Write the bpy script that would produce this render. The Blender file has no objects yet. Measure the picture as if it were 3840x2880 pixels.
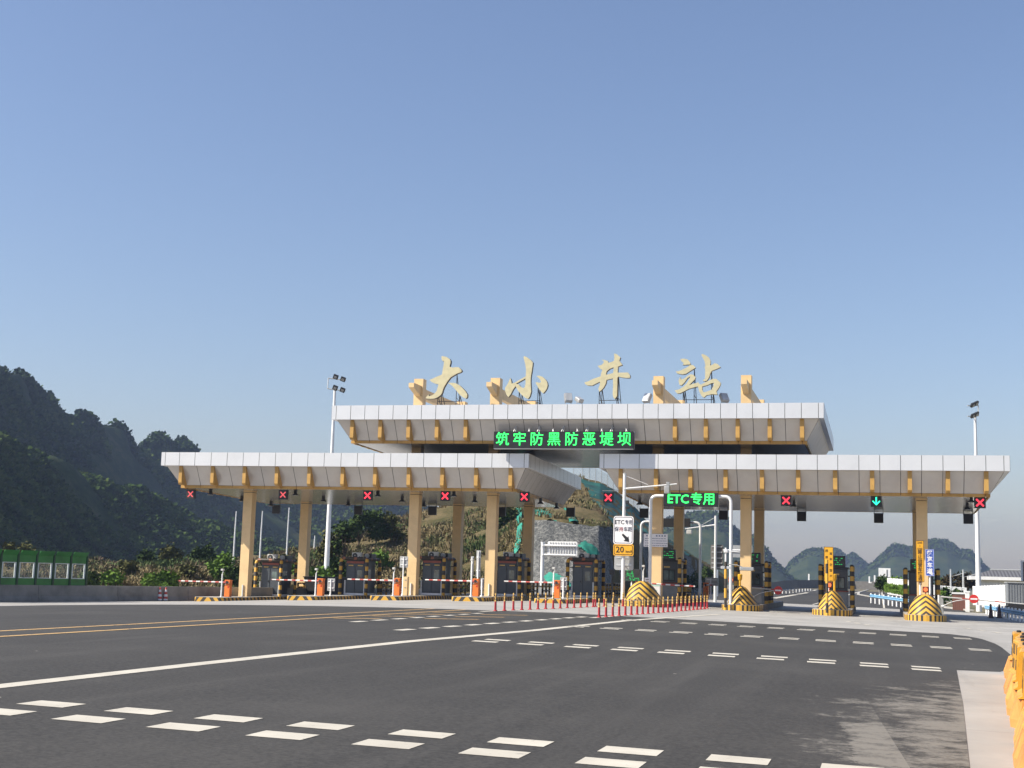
import bpy, bmesh, math, random
from mathutils import Vector, Matrix
rnd = random.Random(7)
S = bpy.context.scene
C = S.collection
R = math.radians
# ------------------------------------------------------------------ camera
FPX, YAW, PITCH, ROLL, CAMZ = 5066.0, R(15.37), R(8.055), R(1.627), 1.65
fw = Vector((-math.sin(YAW)*math.cos(PITCH), math.cos(YAW)*math.cos(PITCH), math.sin(PITCH)))
r0 = Vector((math.cos(YAW), math.sin(YAW), 0)); u0 = r0.cross(fw)
rt = r0*math.cos(ROLL) + u0*math.sin(ROLL); up = -r0*math.sin(ROLL) + u0*math.cos(ROLL)
cam = bpy.data.cameras.new('camera'); co = bpy.data.objects.new('camera', cam); C.objects.link(co)
m = Matrix((rt, up, -fw)).transposed().to_4x4(); m.translation = Vector((0, 0, CAMZ)); co.matrix_world = m
cam.sensor_width = 36.0; cam.lens = 36.0*FPX/3840.0; cam.clip_end = 20000; cam.clip_start = 0.1
S.camera = co
# ------------------------------------------------------------------ light
SUN = Vector((-1.77, -1.0, 1.77)).normalized()
w = bpy.data.worlds.new("World"); S.world = w; w.use_nodes = True
nt = w.node_tree; bg = nt.nodes['Background']
sky = nt.nodes.new('ShaderNodeTexSky'); sky.sky_type = 'NISHITA'; sky.sun_disc = False
sky.sun_elevation = math.asin(SUN.z); sky.sun_rotation = math.atan2(SUN.x, SUN.y)
sky.altitude = 0; sky.air_density = 1.2; sky.dust_density = 0.8; sky.ozone_density = 4.5
tint = nt.nodes.new('ShaderNodeMix'); tint.data_type = 'RGBA'; tint.blend_type = 'MULTIPLY'; tint.inputs[0].default_value = 1.0; tint.inputs[7].default_value = (1.13, 1.0, 1.0, 1)   # slightly warm, dusty air
nt.links.new(sky.outputs[0], tint.inputs[6]); nt.links.new(tint.outputs[2], bg.inputs[0]); bg.inputs[1].default_value = 0.09
sl = bpy.data.lights.new('sun', 'SUN'); sl.energy = 5.0; sl.angle = R(0.5); sl.color = (1.0, 0.93, 0.80)
so = bpy.data.objects.new('sun', sl); C.objects.link(so); so.rotation_euler = (-SUN).to_track_quat('-Z', 'Y').to_euler(); so.location = (-60, -40, 80)
S.view_settings.view_transform = 'Standard'; S.view_settings.look = 'None'; S.view_settings.exposure = 0.72; S.view_settings.gamma = 1.0
S.cycles.max_bounces = 6; S.cycles.volume_bounces = 1; S.cycles.caustics_reflective = False; S.cycles.caustics_refractive = False
S.cycles.use_denoising = True
# ------------------------------------------------------------------ survey helpers: photo pixel -> point in the place
def ray(px, py): return fw + rt*((px-1920)/FPX) - up*((py-1440)/FPX)
def at(px, py, Y):
    d = ray(px, py); k = Y/d.y
    return Vector((d.x*k, Y, d.z*k+CAMZ))
def xat(px, Y, py=2170): return at(px, py, Y).x
def zat(px, py, Y): return at(px, py, Y).z
def gz(x):
    if x < -44: return -0.671+0.012*(x+44)
    if x < -17: return -0.00092*(x+17)**2
    if x < -14: return 0.0
    return -0.018*(x+14)
def gnd(px, py):
    d = ray(px, py); lo, hi = 2.0, 2.0
    while hi < 600 and CAMZ+d.z*hi > gz(max(-70, d.x*hi)): lo, hi = hi, hi*1.04
    for _ in range(40):
        k = 0.5*(lo+hi)
        if CAMZ+d.z*k > gz(max(-70, d.x*k)): lo = k
        else: hi = k
    return Vector((d.x*k, d.y*k, gz(d.x*k)))
# ------------------------------------------------------------------ materials
def _new(name):
    mt = bpy.data.materials.new(name); mt.use_nodes = True
    n = mt.node_tree; b = n.nodes['Principled BSDF']
    return mt, n, b
def _math(n, op, a, b=None, c=None):
    q = n.nodes.new('ShaderNodeMath'); q.operation = op
    for i, v in enumerate((a, b, c)):
        if v is None: continue
        if isinstance(v, (int, float)): q.inputs[i].default_value = v
        else: n.links.new(v, q.inputs[i])
    return q.outputs[0]
def _coord(n, world=False):
    if world:
        return n.nodes.new('ShaderNodeNewGeometry').outputs['Position']
    return n.nodes.new('ShaderNodeTexCoord').outputs['Object']
def _noise(n, vec, scale, detail=4, rough=0.6, sc=None):
    if sc:
        mp = n.nodes.new('ShaderNodeMapping'); mp.inputs['Scale'].default_value = sc; n.links.new(vec, mp.inputs[0]); vec = mp.outputs[0]
    t = n.nodes.new('ShaderNodeTexNoise'); t.inputs['Scale'].default_value = scale; t.inputs['Detail'].default_value = detail; t.inputs['Roughness'].default_value = rough
    n.links.new(vec, t.inputs['Vector']); return t.outputs['Fac']
def _ramp(n, fac, stops):
    r = n.nodes.new('ShaderNodeValToRGB'); e = r.color_ramp.elements
    while len(e) < len(stops): e.new(0.5)
    for i, (p, c) in enumerate(stops):
        e[i].position = p; e[i].color = (*c, 1) if len(c) == 3 else c
    n.links.new(fac, r.inputs[0]); return r.outputs[0]
def _mix(n, fac, a, b):
    x = n.nodes.new('ShaderNodeMix'); x.data_type = 'RGBA'
    for i, v in ((0, fac), (6, a), (7, b)):
        if isinstance(v, (int, float)): x.inputs[i].default_value = v
        elif isinstance(v, tuple): x.inputs[i].default_value = (*v, 1)
        else: n.links.new(v, x.inputs[i])
    return x.outputs[2]
def _bump(n, b, h, strength, dist=0.02):
    q = n.nodes.new('ShaderNodeBump'); q.inputs['Strength'].default_value = strength; q.inputs['Distance'].default_value = dist
    n.links.new(h, q.inputs['Height']); n.links.new(q.outputs[0], b.inputs['Normal'])
MATS = {}
def M(name, col, rough=0.6, metal=0.0, var=0.12, scale=2.5, world=True, bump=0.0, spec=0.5):
    if name in MATS: return MATS[name]
    mt, n, b = _new(name); f = _noise(n, _coord(n, world), scale, 5)
    a = tuple(max(0, c*(1-var*1.6)) for c in col); d = tuple(min(1, c*(1+var*1.3)) for c in col)
    n.links.new(_ramp(n, f, [(0.3, a), (0.5, col), (0.72, d)]), b.inputs['Base Color'])
    b.inputs['Roughness'].default_value = rough; b.inputs['Metallic'].default_value = metal; b.inputs['Specular IOR Level'].default_value = spec
    if bump: _bump(n, b, _noise(n, _coord(n, world), scale*12, 3), bump)
    MATS[name] = mt; return mt
def emis(name, col, st):
    mt, n, b = _new(name); b.inputs['Base Color'].default_value = (*[c*0.15 for c in col], 1)
    b.inputs['Emission Color'].default_value = (*col, 1); b.inputs['Emission Strength'].default_value = st; MATS[name] = mt; return mt
YEL, BLK = (0.70, 0.385, 0.035), (0.02, 0.018, 0.016)
def stripe(name, expr, period, duty=0.5, off=0.0, c1=YEL, c2=BLK, rough=0.55):
    """bands of two paints along a direction of the object's own space"""
    mt, n, b = _new(name); sx = n.nodes.new('ShaderNodeSeparateXYZ'); n.links.new(_coord(n), sx.inputs[0])
    X, Y, Z = sx.outputs
    kx, kax, ky, kz = expr
    s = _math(n, 'MULTIPLY', X, kx); s = _math(n, 'MULTIPLY_ADD', _math(n, 'ABSOLUTE', X), kax, s)
    s = _math(n, 'MULTIPLY_ADD', Y, ky, s); s = _math(n, 'MULTIPLY_ADD', Z, kz, s)
    s = _math(n, 'ADD', s, off+100*period); s = _math(n, 'DIVIDE', s, period); s = _math(n, 'FRACT', s)
    f = _math(n, 'GREATER_THAN', s, duty)
    base = _mix(n, f, c1, c2); dirt = _noise(n, _coord(n, True), 6, 5)
    n.links.new(_mix(n, _math(n, 'MULTIPLY', dirt, 0.28), base, (0.22, 0.17, 0.12)), b.inputs['Base Color'])
    b.inputs['Roughness'].default_value = rough; MATS[name] = mt; return mt
# ------------------------------------------------------------------ mesh building
class MB:
    def __init__(s): s.v = []; s.f = []; s.m = []; s.mi = 0
    def add(s, vs, fs):
        o = len(s.v); s.v += [tuple(v) for v in vs]
        for f in fs: s.f.append(tuple(o+i for i in f)); s.m.append(s.mi)
    def box(s, x0, x1, y0, y1, z0, z1):
        s.add([(x0,y0,z0),(x1,y0,z0),(x1,y1,z0),(x0,y1,z0),(x0,y0,z1),(x1,y0,z1),(x1,y1,z1),(x0,y1,z1)],
              [(3,2,1,0),(4,5,6,7),(0,1,5,4),(1,2,6,5),(2,3,7,6),(3,0,4,7)]); return s
    def bev(s, x0, x1, y0, y1, z0, z1, b=0.02):
        bm = bmesh.new(); mt = Matrix.Translation(((x0+x1)/2,(y0+y1)/2,(z0+z1)/2)) @ Matrix.Diagonal((x1-x0, y1-y0, z1-z0, 1))
        bmesh.ops.create_cube(bm, size=1, matrix=mt); bmesh.ops.bevel(bm, geom=bm.edges[:], offset=b, segments=2, affect='EDGES', profile=0.6)
        s.bm(bm); return s
    def bm(s, bm):
        bm.verts.index_update(); s.add([v.co[:] for v in bm.verts], [[v.index for v in f.verts] for f in bm.faces]); bm.free(); return s
    def cyl(s, p, q, r, r2=None, n=10, cap=True):
        p, q = Vector(p), Vector(q); r2 = r if r2 is None else r2
        d = (q-p).normalized(); a = d.orthogonal().normalized(); b = d.cross(a)
        vs = []
        for c, rr in ((p, r), (q, r2)):
            for i in range(n):
                t = 2*math.pi*i/n; vs.append(c+a*(rr*math.cos(t))+b*(rr*math.sin(t)))
        fs = [(i, (i+1) % n, n+(i+1) % n, n+i) for i in range(n)]
        if cap: fs += [tuple(range(n-1, -1, -1)), tuple(range(n, 2*n))]
        s.add(vs, fs); return s
    def tube(s, pts, r, n=8):
        pts = [Vector(p) for p in pts]; rings = []; a = None
        for i, p in enumerate(pts):
            d = (pts[min(i+1, len(pts)-1)]-pts[max(i-1, 0)]).normalized()
            a = d.orthogonal().normalized() if a is None else (a-d*a.dot(d)).normalized()
            b = d.cross(a); rr = r[i] if isinstance(r, (list, tuple)) else r
            rings.append([p+a*(rr*math.cos(2*math.pi*k/n))+b*(rr*math.sin(2*math.pi*k/n)) for k in range(n)])
        vs = [v for g in rings for v in g]; fs = []
        for i in range(len(rings)-1):
            for k in range(n): fs.append((i*n+k, i*n+(k+1) % n, (i+1)*n+(k+1) % n, (i+1)*n+k))
        fs += [tuple(range(n-1, -1, -1)), tuple(range((len(rings)-1)*n, len(rings)*n))]
        s.add(vs, fs); return s
    def lathe(s, prof, c=(0, 0, 0), n=14):
        vs = []; fs = []
        for (r, z) in prof:
            for k in range(n): vs.append((c[0]+r*math.cos(2*math.pi*k/n), c[1]+r*math.sin(2*math.pi*k/n), c[2]+z))
        for i in range(len(prof)-1):
            for k in range(n): fs.append((i*n+k, i*n+(k+1) % n, (i+1)*n+(k+1) % n, (i+1)*n+k))
        fs += [tuple(range(n-1, -1, -1)), tuple(range((len(prof)-1)*n, len(prof)*n))]
        s.add(vs, fs); return s
    def prism(s, poly, y0, y1, axis='y'):
        """polygon in (x,z) pushed from y0 to y1 (axis y), or (x,y) from z0 to z1 (axis z), or (y,z) along x"""
        f = {'y': lambda a, b, t: (a, t, b), 'z': lambda a, b, t: (a, b, t), 'x': lambda a, b, t: (t, a, b)}[axis]
        n = len(poly); vs = [f(a, b, y0) for a, b in poly]+[f(a, b, y1) for a, b in poly]
        s.add(vs, [tuple(range(n)), tuple(range(2*n-1, n-1, -1))]+[(i, n+i, n+(i+1) % n, (i+1) % n) for i in range(n)]); return s
    def build(s, name, mat=None, parent=None, smooth=False, loc=None):
        me = bpy.data.meshes.new(name); me.from_pydata(s.v, [], s.f)
        bm = bmesh.new(); bm.from_mesh(me); bmesh.ops.recalc_face_normals(bm, faces=bm.faces[:]); bm.to_mesh(me); bm.free()
        for q in (mat if isinstance(mat, (list, tuple)) else [mat]): me.materials.append(q)
        if len(me.materials) > 1: me.polygons.foreach_set('material_index', s.m)
        if smooth:
            me.polygons.foreach_set('use_smooth', [True]*len(me.polygons))
            if smooth != 'all': me.set_sharp_from_angle(angle=R(38))
        o = bpy.data.objects.new(name, me); C.objects.link(o)
        if parent: o.parent = parent
        if loc: o.location = loc
        return o
def tag(o, label, cat, group=None, kind=None):
    if label: o['label'] = label
    if cat: o['category'] = cat
    if group: o['group'] = group
    if kind: o['kind'] = kind
    return o
def thing(name, label, cat, loc=(0, 0, 0), group=None, rz=0):
    o = bpy.data.objects.new(name, None); C.objects.link(o); o.location = loc; o.rotation_euler = (0, 0, rz); o.empty_display_size = 0.3
    return tag(o, label, cat, group)
def dup(root, loc, label, group=None, rz=None):
    c = root.copy(); C.objects.link(c); c.location = loc; c['label'] = label
    if group: c['group'] = group
    if rz is not None: c.rotation_euler = (0, 0, rz)
    for a in list(root.children):
        d = a.copy(); C.objects.link(d); d.parent = c
        for e in list(a.children):
            g = e.copy(); C.objects.link(g); g.parent = d
    return c
def struct(mb, name, mat, smooth=False):
    o = mb.build(name, mat, smooth=smooth); o['kind'] = 'structure'; return o
def text(txt, size, mat, parent, x, y, z, name='lettering', rot=(R(90), 0, 0), bold=0.0, ext=0.004, align='CENTER', sx=1.0):
    cu = bpy.data.curves.new('t', 'FONT'); cu.body = txt; cu.size = size; cu.align_x = align; cu.align_y = 'CENTER'; cu.offset = bold; cu.extrude = ext; cu.resolution_u = 2
    t = bpy.data.objects.new('t', cu); C.objects.link(t)
    dg = bpy.context.evaluated_depsgraph_get(); me = bpy.data.meshes.new_from_object(t.evaluated_get(dg))
    bpy.data.objects.remove(t); bpy.data.curves.remove(cu)
    me.materials.clear(); me.materials.append(mat)
    o = bpy.data.objects.new(name, me); C.objects.link(o); o.parent = parent; o.location = (x, y, z); o.rotation_euler = rot; o.scale = (sx, 1, 1)
    return o
def fnoise(x, y, s=1.0):
    from mathutils import noise
    return noise.noise(Vector((x*s, y*s, 3.7)))
ORD = ['', 'first', 'second', 'third', 'fourth', 'fifth', 'sixth', 'seventh', 'eighth', 'ninth']
# shared paints
cream = M('cream_paint', (0.74, 0.525, 0.27), 0.55, var=0.06, scale=1.2)
ochre = M('ochre_paint', (0.50, 0.29, 0.075), 0.5, var=0.10, scale=2)
alu = M('white_aluminium_panel', (0.69, 0.695, 0.71), 0.30, 0.30, var=0.03, scale=0.9)
alug = M('grey_aluminium_panel', (0.56, 0.535, 0.51), 0.27, 0.3, var=0.06, scale=0.8)
joint = M('dark_joint', (0.05, 0.05, 0.05), 0.8)
white = M('white_paint', (0.80, 0.80, 0.79), 0.4, var=0.05)
galv = M('galvanised_steel', (0.60, 0.61, 0.61), 0.38, 0.5, var=0.10, scale=5)
black = M('black_plastic', (0.016, 0.016, 0.017), 0.5, var=0.2)
dark = M('dark_steel', (0.045, 0.046, 0.048), 0.45, 0.3, var=0.2)
grey = M('grey_paint', (0.30, 0.31, 0.31), 0.5, var=0.1)
red = M('red_paint', (0.55, 0.03, 0.025), 0.45, var=0.1)
orange = M('orange_paint', (0.80, 0.20, 0.035), 0.45, var=0.08)
yellow = M('yellow_paint', (0.72, 0.40, 0.02), 0.45, var=0.08)
conc = M('pale_concrete', (0.42, 0.40, 0.365), 0.85, var=0.14, scale=0.8, bump=0.2)
# ================================================================== THE SETTING
def lerp_tab(tab, x):
    if x <= tab[0][0]: return tab[0][1]
    for (a, b), (c, d) in zip(tab, tab[1:]):
        if x <= c: return b+(d-b)*(x-a)/(c-a)
    return tab[-1][1]
def sheet(name, xs, ylo, yhi, dz, mat, ystep=30):
    mb = MB(); ny = 4
    for i in range(len(xs)-1):
        a, b = xs[i], xs[i+1]
        for j in range(ny):
            t0, t1 = j/ny, (j+1)/ny
            y = lambda x, t: ylo(x)+(yhi(x)-ylo(x))*t
            mb.add([(a, y(a, t0), gz(a)+dz), (b, y(b, t0), gz(b)+dz), (b, y(b, t1), gz(b)+dz), (a, y(a, t1), gz(a)+dz)], [(0, 1, 2, 3)])
    return struct(mb, name, mat)
def frange(a, b, s):
    n = max(1, int(round((b-a)/s))); return [a+(b-a)*i/n for i in range(n+1)]
# wide earth
mt, n, b = _new('earth'); P = _coord(n, True)
n.links.new(_ramp(n, _noise(n, P, 0.05, 6), [(0.35, (0.10, 0.085, 0.045)), (0.5, (0.16, 0.13, 0.075)), (0.68, (0.07, 0.085, 0.03))]), b.inputs['Base Color']); b.inputs['Roughness'].default_value = 0.95
earth = mt
mb = MB(); xs = [-7000, -300, -70]+frange(-60, -17, 4)+[-14, 0, 30, 300, 7000]
gb = lambda x: (gz(max(-60, min(30, x)))-0.06) if abs(x) < 71 else -3.0
for i in range(len(xs)-1):
    for y0, y1 in ((-400, 150), (150, 700), (700, 9000)):
        mb.add([(xs[i], y0, gb(xs[i])), (xs[i+1], y0, gb(xs[i+1])), (xs[i+1], y1, gb(xs[i+1])), (xs[i], y1, gb(xs[i]))], [(0, 1, 2, 3)])
struct(mb, 'ground', earth)
# concrete apron and verge
mt, n, b = _new('apron_concrete'); P = _coord(n, True)
f1 = _noise(n, P, 0.35, 6, 0.65); f2 = _noise(n, P, 0.9, 5, 0.7, (1.0, 0.08, 1)); f3 = _noise(n, P, 9, 4)
c = _ramp(n, f1, [(0.3, (0.27, 0.258, 0.240)), (0.55, (0.345, 0.330, 0.307)), (0.75, (0.42, 0.404, 0.376))])
c = _mix(n, _math(n, 'MULTIPLY', _math(n, 'GREATER_THAN', f2, 0.56), 0.32), c, (0.25, 0.24, 0.22))
c = _mix(n, _math(n, 'MULTIPLY', f3, 0.18), c, (0.30, 0.28, 0.25))
sx = n.nodes.new('ShaderNodeSeparateXYZ'); n.links.new(P, sx.inputs[0])   # slab joints
jx = _math(n, 'LESS_THAN', _math(n, 'FRACT', _math(n, 'DIVIDE', sx.outputs[1], 5.0)), 0.006)
n.links.new(_mix(n, _math(n, 'MULTIPLY', jx, 0.5), c, (0.12, 0.11, 0.10)), b.inputs['Base Color']); b.inputs['Roughness'].default_value = 0.85
apron = mt
sheet('concrete_apron', frange(-62, -17, 3)+[-14, -9, -4, 0, 4, 9, 14, 22], lambda x: -30, lambda x: 122, 0.0, apron)
# asphalt
mt, n, b = _new('asphalt'); P = _coord(n, True)
sx = n.nodes.new('ShaderNodeSeparateXYZ'); n.links.new(P, sx.inputs[0])
f1 = _noise(n, P, 0.22, 6, 0.6); f2 = _noise(n, P, 55, 3, 0.7); f3 = _noise(n, P, 0.5, 5, 0.6, (1.0, 0.06, 1))
c = _ramp(n, f1, [(0.3, (0.025, 0.0232, 0.0205)), (0.52, (0.036, 0.0335, 0.0297)), (0.72, (0.054, 0.0502, 0.0445))])
f4 = _noise(n, P, 1.3, 6, 0.7, (1.0, 0.045, 1)); f5 = _noise(n, P, 16, 4, 0.8)
c = _mix(n, _ramp(n, f3, [(0.48, (0, 0, 0)), (0.66, (0.5, 0.5, 0.5))]), c, (0.024, 0.0225, 0.020))
c = _mix(n, _ramp(n, f4, [(0.52, (0, 0, 0)), (0.72, (0.42, 0.42, 0.42))]), c, (0.078, 0.073, 0.066))
c = _mix(n, _ramp(n, f5, [(0.42, (0, 0, 0)), (0.70, (0.75, 0.75, 0.75))]), c, (0.085, 0.079, 0.071))
c = _mix(n, _ramp(n, f5, [(0.30, (0.7, 0.7, 0.7)), (0.42, (0, 0, 0))]), c, (0.015, 0.014, 0.013))
vo = n.nodes.new('ShaderNodeTexVoronoi'); vo.inputs['Scale'].default_value = 0.55; n.links.new(P, vo.inputs['Vector'])
c = _mix(n, _math(n, 'LESS_THAN', vo.outputs['Distance'], 0.022), c, (0.30, 0.28, 0.25))
# dried mud carried off the pale pad onto the road
d1 = n.nodes.new('ShaderNodeMapRange'); n.links.new(sx.outputs[0], d1.inputs[0]); d1.inputs[1].default_value = -2.6; d1.inputs[2].default_value = 1.9
d2 = n.nodes.new('ShaderNodeMapRange'); n.links.new(sx.outputs[1], d2.inputs[0]); d2.inputs[1].default_value = 36; d2.inputs[2].default_value = 22
fd = _noise(n, P, 0.8, 7, 0.75, (0.8, 0.5, 1)); fd2 = _noise(n, P, 2.6, 7, 0.85, (0.6, 0.7, 1))
g0, g1 = gnd(3262, 2690), gnd(3370, 2880)          # a pale wheel-swept strip
bx = _math(n, 'SUBTRACT', sx.outputs[0], _math(n, 'MULTIPLY_ADD', sx.outputs[1], (g1.x-g0.x)/(g1.y-g0.y), g0.x-g0.y*(g1.x-g0.x)/(g1.y-g0.y)))
st = _math(n, 'MULTIPLY', _math(n, 'LESS_THAN', bx, 0.12), _math(n, 'GREATER_THAN', _math(n, 'MULTIPLY_ADD', fd2, 0.9, bx), 0.02)); sr = n.nodes.new('ShaderNodeMapRange'); n.links.new(sx.outputs[1], sr.inputs[0]); sr.inputs[1].default_value = 26; sr.inputs[2].default_value = 15; st = _math(n, 'MULTIPLY', st, sr.outputs[0])
k = _math(n, 'MULTIPLY', d1.outputs[0], d2.outputs[0]); k = _math(n, 'ADD', _math(n, 'MULTIPLY', k, 0.62), _math(n, 'MULTIPLY_ADD', fd, 1.0, -0.56)); k = _math(n, 'ADD', k, _math(n, 'MULTIPLY_ADD', fd2, 1.3, -0.66))
k = _math(n, 'ADD', k, _math(n, 'MULTIPLY', st, 0.16))
kr = n.nodes.new('ShaderNodeMapRange'); n.links.new(k, kr.inputs[0]); kr.inputs[1].default_value = 0.24; kr.inputs[2].default_value = 0.46; kr.inputs[4].default_value = 0.66
kk = _math(n, 'MULTIPLY', kr.outputs[0], _math(n, 'GREATER_THAN', d1.outputs[0], 0.01))
n.links.new(_mix(n, kk, c, (0.27, 0.25, 0.215)), b.inputs['Base Color'])
b.inputs['Roughness'].default_value = 0.82; b.inputs['Specular IOR Level'].default_value = 0.35; _bump(n, b, f2, 0.35, 0.01)
asphalt = mt
yl = [(-70, -30), (0.85, -30), (0.9, 15.8), (1.3, 24.4), (1.7, 34.35), (2.7, 34.7), (3.3, 37.5), (3.7, 42), (3.95, 50), (3.97, 53)]
yh = [(-70, 60.6), (2.0, 61.4), (2.8, 61.1), (3.4, 59.6), (3.8, 57.2), (3.97, 53.02)]
sheet('asphalt_road', frange(-62, -17, 3)+[-14, -9, -4, 0, 0.85, 0.9, 1.1, 1.3, 1.5, 1.7, 2.0, 2.4, 2.7, 2.8, 3.0, 3.3, 3.4, 3.7, 3.8, 3.9, 3.95, 3.97], lambda x: lerp_tab(yl, x), lambda x: lerp_tab(yh, x), 0.006, asphalt)
sheet('asphalt_road', frange(-62, -17, 5)+[-14, -5, 0, 4, 7.0], lambda x: 121, lambda x: 420, 0.006, asphalt)
# painted markings
mt, n, b = _new('road_paint'); P = _coord(n, True); f = _noise(n, P, 7, 6, 0.75); g = _noise(n, P, 1.2, 4)
n.links.new(_mix(n, _math(n, 'MULTIPLY', _math(n, 'GREATER_THAN', f, 0.63), 0.55), _ramp(n, g, [(0.3, (0.46, 0.425, 0.355)), (0.7, (0.58, 0.54, 0.455))]), (0.16, 0.15, 0.14)), b.inputs['Base Color']); b.inputs['Roughness'].default_value = 0.7
paint = mt
mt, n, b = _new('yellow_road_paint'); P = _coord(n, True); f = _noise(n, P, 3, 6, 0.75)
n.links.new(_mix(n, _math(n, 'GREATER_THAN', f, 0.58), (0.50, 0.32, 0.13), (0.20, 0.15, 0.095)), b.inputs['Base Color']); b.inputs['Roughness'].default_value = 0.75
ypaint = mt
def mark(mb, pts, dz=0.011): mb.add([(x, y, gz(x)+dz) for x, y in pts], [tuple(range(len(pts)))])
def dash_row(y0, dy, gap, x0, x1, step, wx, skew, tilt=0.0):
    mb = MB(); x = x0
    while x < x1:
        for k in range(2):
            ya = y0+k*gap - tilt*max(0, x+3)
            j = rnd.uniform(-0.03, 0.03)
            mark(mb, [(x+j, ya), (x+wx+j, ya), (x+wx+j+skew, ya+dy), (x+j+skew, ya+dy)])
        x += step
    return struct(mb, 'rumble_marking', paint)
dash_row(13.57, 0.52, 1.03, -12.5, 2.0, 1.19, 0.64, 0.0)
dash_row(33.85, 0.52, 1.08, -10.2, 1.2, 1.21, 0.66, -0.03, 0.16)
dash_row(46.3, 0.42, 0.86, -10.6, 3.5, 1.21, 0.66, -0.03, 0.07)
dash_row(55.85, 0.42, 0.9, -10.4, 3.4, 1.19, 0.64, 0.0, 0.02)
mb = MB(); ln = [(-11.75, -6), (-11.6, 10), (-11.52, 22), (-11.3, 32), (-10.6, 42), (-10.1, 56), (-8.9, 68), (-8.3, 73)]
for (xa, ya), (xb, yb) in zip(ln, ln[1:]): mark(mb, [(xa-0.17, ya), (xa+0.17, ya), (xb+0.17, yb), (xb-0.17, yb)])
struct(mb, 'edge_line', paint)
mb = MB()
for xc in (-20.2, -18.65):
    for k in range(8): mark(mb, [(xc-0.11, 8+k*6.6), (xc+0.11, 8+k*6.6), (xc+0.11, 14.6+k*6.6), (xc-0.11, 14.6+k*6.6)])
for k in range(4):
    y = 44+k*3.6; mark(mb, [(-18.3, y), (-18.3, y+0.45), (-17.0, y+1.6), (-17.0, y+1.15)])
    if k < 3: mark(mb, [(-16.0, y+3), (-16.0, y+3.4), (-14.3, y+4.5), (-14.3, y+4.1)])
struct(mb, 'centre_line', ypaint)
mb = MB()
for k in range(11):
    y = 37.1+k*1.93; x = -13.4+(y-37)*0.055; mark(mb, [(x-0.16, y), (x+0.16, y), (x+0.21, y+1.15), (x-0.11, y+1.15)])
for k in range(8):
    y = 41.5+k*1.95; mark(mb, [(-16.7, y), (-16.38, y), (-16.38, y+1.1), (-16.7, y+1.1)])
for x, y in ((-1.9, 73), (3.9, 72)):
    for k in range(3): mark(mb, [(x+k*0.5, y-k*2.2), (x+k*0.5+0.25, y-k*2.2), (x+k*0.5+0.45, y-k*2.2-1.2), (x+k*0.5+0.2, y-k*2.2-1.2)])
struct(mb, 'guide_dashes', paint)
mb = MB()
mark(mb, [(-17.4, 58.6), (-17.1, 58.6), (-15.6, 84), (-15.9, 84)]); mark(mb, [(-11.95, 56.6), (-11.65, 56.6), (-10.3, 86), (-10.6, 86)])
for X in (-5.8, 0.2): mark(mb, [(X-0.08, 122), (X+0.08, 122), (X+0.3, 400), (X-0.3, 400)])
struct(mb, 'lane_line', paint)
# ------------------------------------------------------------------ hills
def pip(x, y, poly):
    c = False; j = len(poly)-1
    for i in range(len(poly)):
        xi, yi = poly[i]; xj, yj = poly[j]
        if (yi > y) != (yj > y) and x < (xj-xi)*(y-yi)/(yj-yi)+xi: c = not c
        j = i
    return c
class Terrain:
    """land shaped by surveyed section lines: each column is a list of (Y distance, photo row)"""
    def __init__(s, cols): s.c = cols
    def pt(s, px, v, dy=0.0):
        c = s.c; i = 0
        while i < len(c)-2 and px > c[i+1][0]: i += 1
        t = (px-c[i][0])/(c[i+1][0]-c[i][0]); A, B = c[i][1], c[i+1][1]; n = len(A)-1
        q = min(v, 0.99999)*n; k = int(q); u = q-k
        f = lambda L, j: L[k][j]+(L[k+1][j]-L[k][j])*u
        Y = f(A, 0)+(f(B, 0)-f(A, 0))*t; py = f(A, 1)+(f(B, 1)-f(A, 1))*t
        return Y+dy, py
    def mesh(s, name, mat, p0, p1, nx, ny, amp, fs, keep=None, dy=0.0, v0=0.0, v1=1.0, skirt=False):
        mb = MB(); g = {}; ids = {}
        for i in range(nx+1):
            px = p0+(p1-p0)*i/nx
            for j in range(ny+1):
                v = v0+(v1-v0)*j/ny; Y, py = s.pt(px, v); p = at(px, py, Y)
                e = amp*min(1, 4*v+0.15)
                p.z += e*fnoise(p.x, p.y, fs)+e*0.5*fnoise(p.x+50, p.y, fs*2.7); p.y += e*fnoise(p.x, p.z+9, fs*1.4)+dy
                g[i, j] = (p, px, py)
        for i in range(nx):
            for j in range(ny):
                _, px, py = g[i, j]
                if keep and not keep(px, py): continue
                q = []
                for k in ((i, j), (i+1, j), (i+1, j+1), (i, j+1)):
                    if k not in ids: ids[k] = len(mb.v); mb.v.append(tuple(g[k][0]))
                    q.append(ids[k])
                mb.f.append(tuple(q)); mb.m.append(0)
        return mb
def forest_mat(name, a, b2, c2, sc=0.02):
    mt, n, b = _new(name); P = _coord(n, True); f = _noise(n, P, sc, 8, 0.7); g = _noise(n, P, sc*9, 4, 0.7)
    k = _math(n, 'ADD', _math(n, 'MULTIPLY', f, 0.6), _math(n, 'MULTIPLY', g, 0.4))
    n.links.new(_ramp(n, k, [(0.38, a), (0.5, b2), (0.62, c2)]), b.inputs['Base Color']); b.inputs['Roughness'].default_value = 0.95; b.inputs['Specular IOR Level'].default_value = 0.1
    return mt
fdark = forest_mat('mountain_forest', (0.013, 0.024, 0.007), (0.026, 0.044, 0.011), (0.062, 0.066, 0.024), 0.03)
fleaf = forest_mat('forest_leaf', (0.010, 0.022, 0.005), (0.030, 0.058, 0.009), (0.085, 0.120, 0.022), 0.045)
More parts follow.
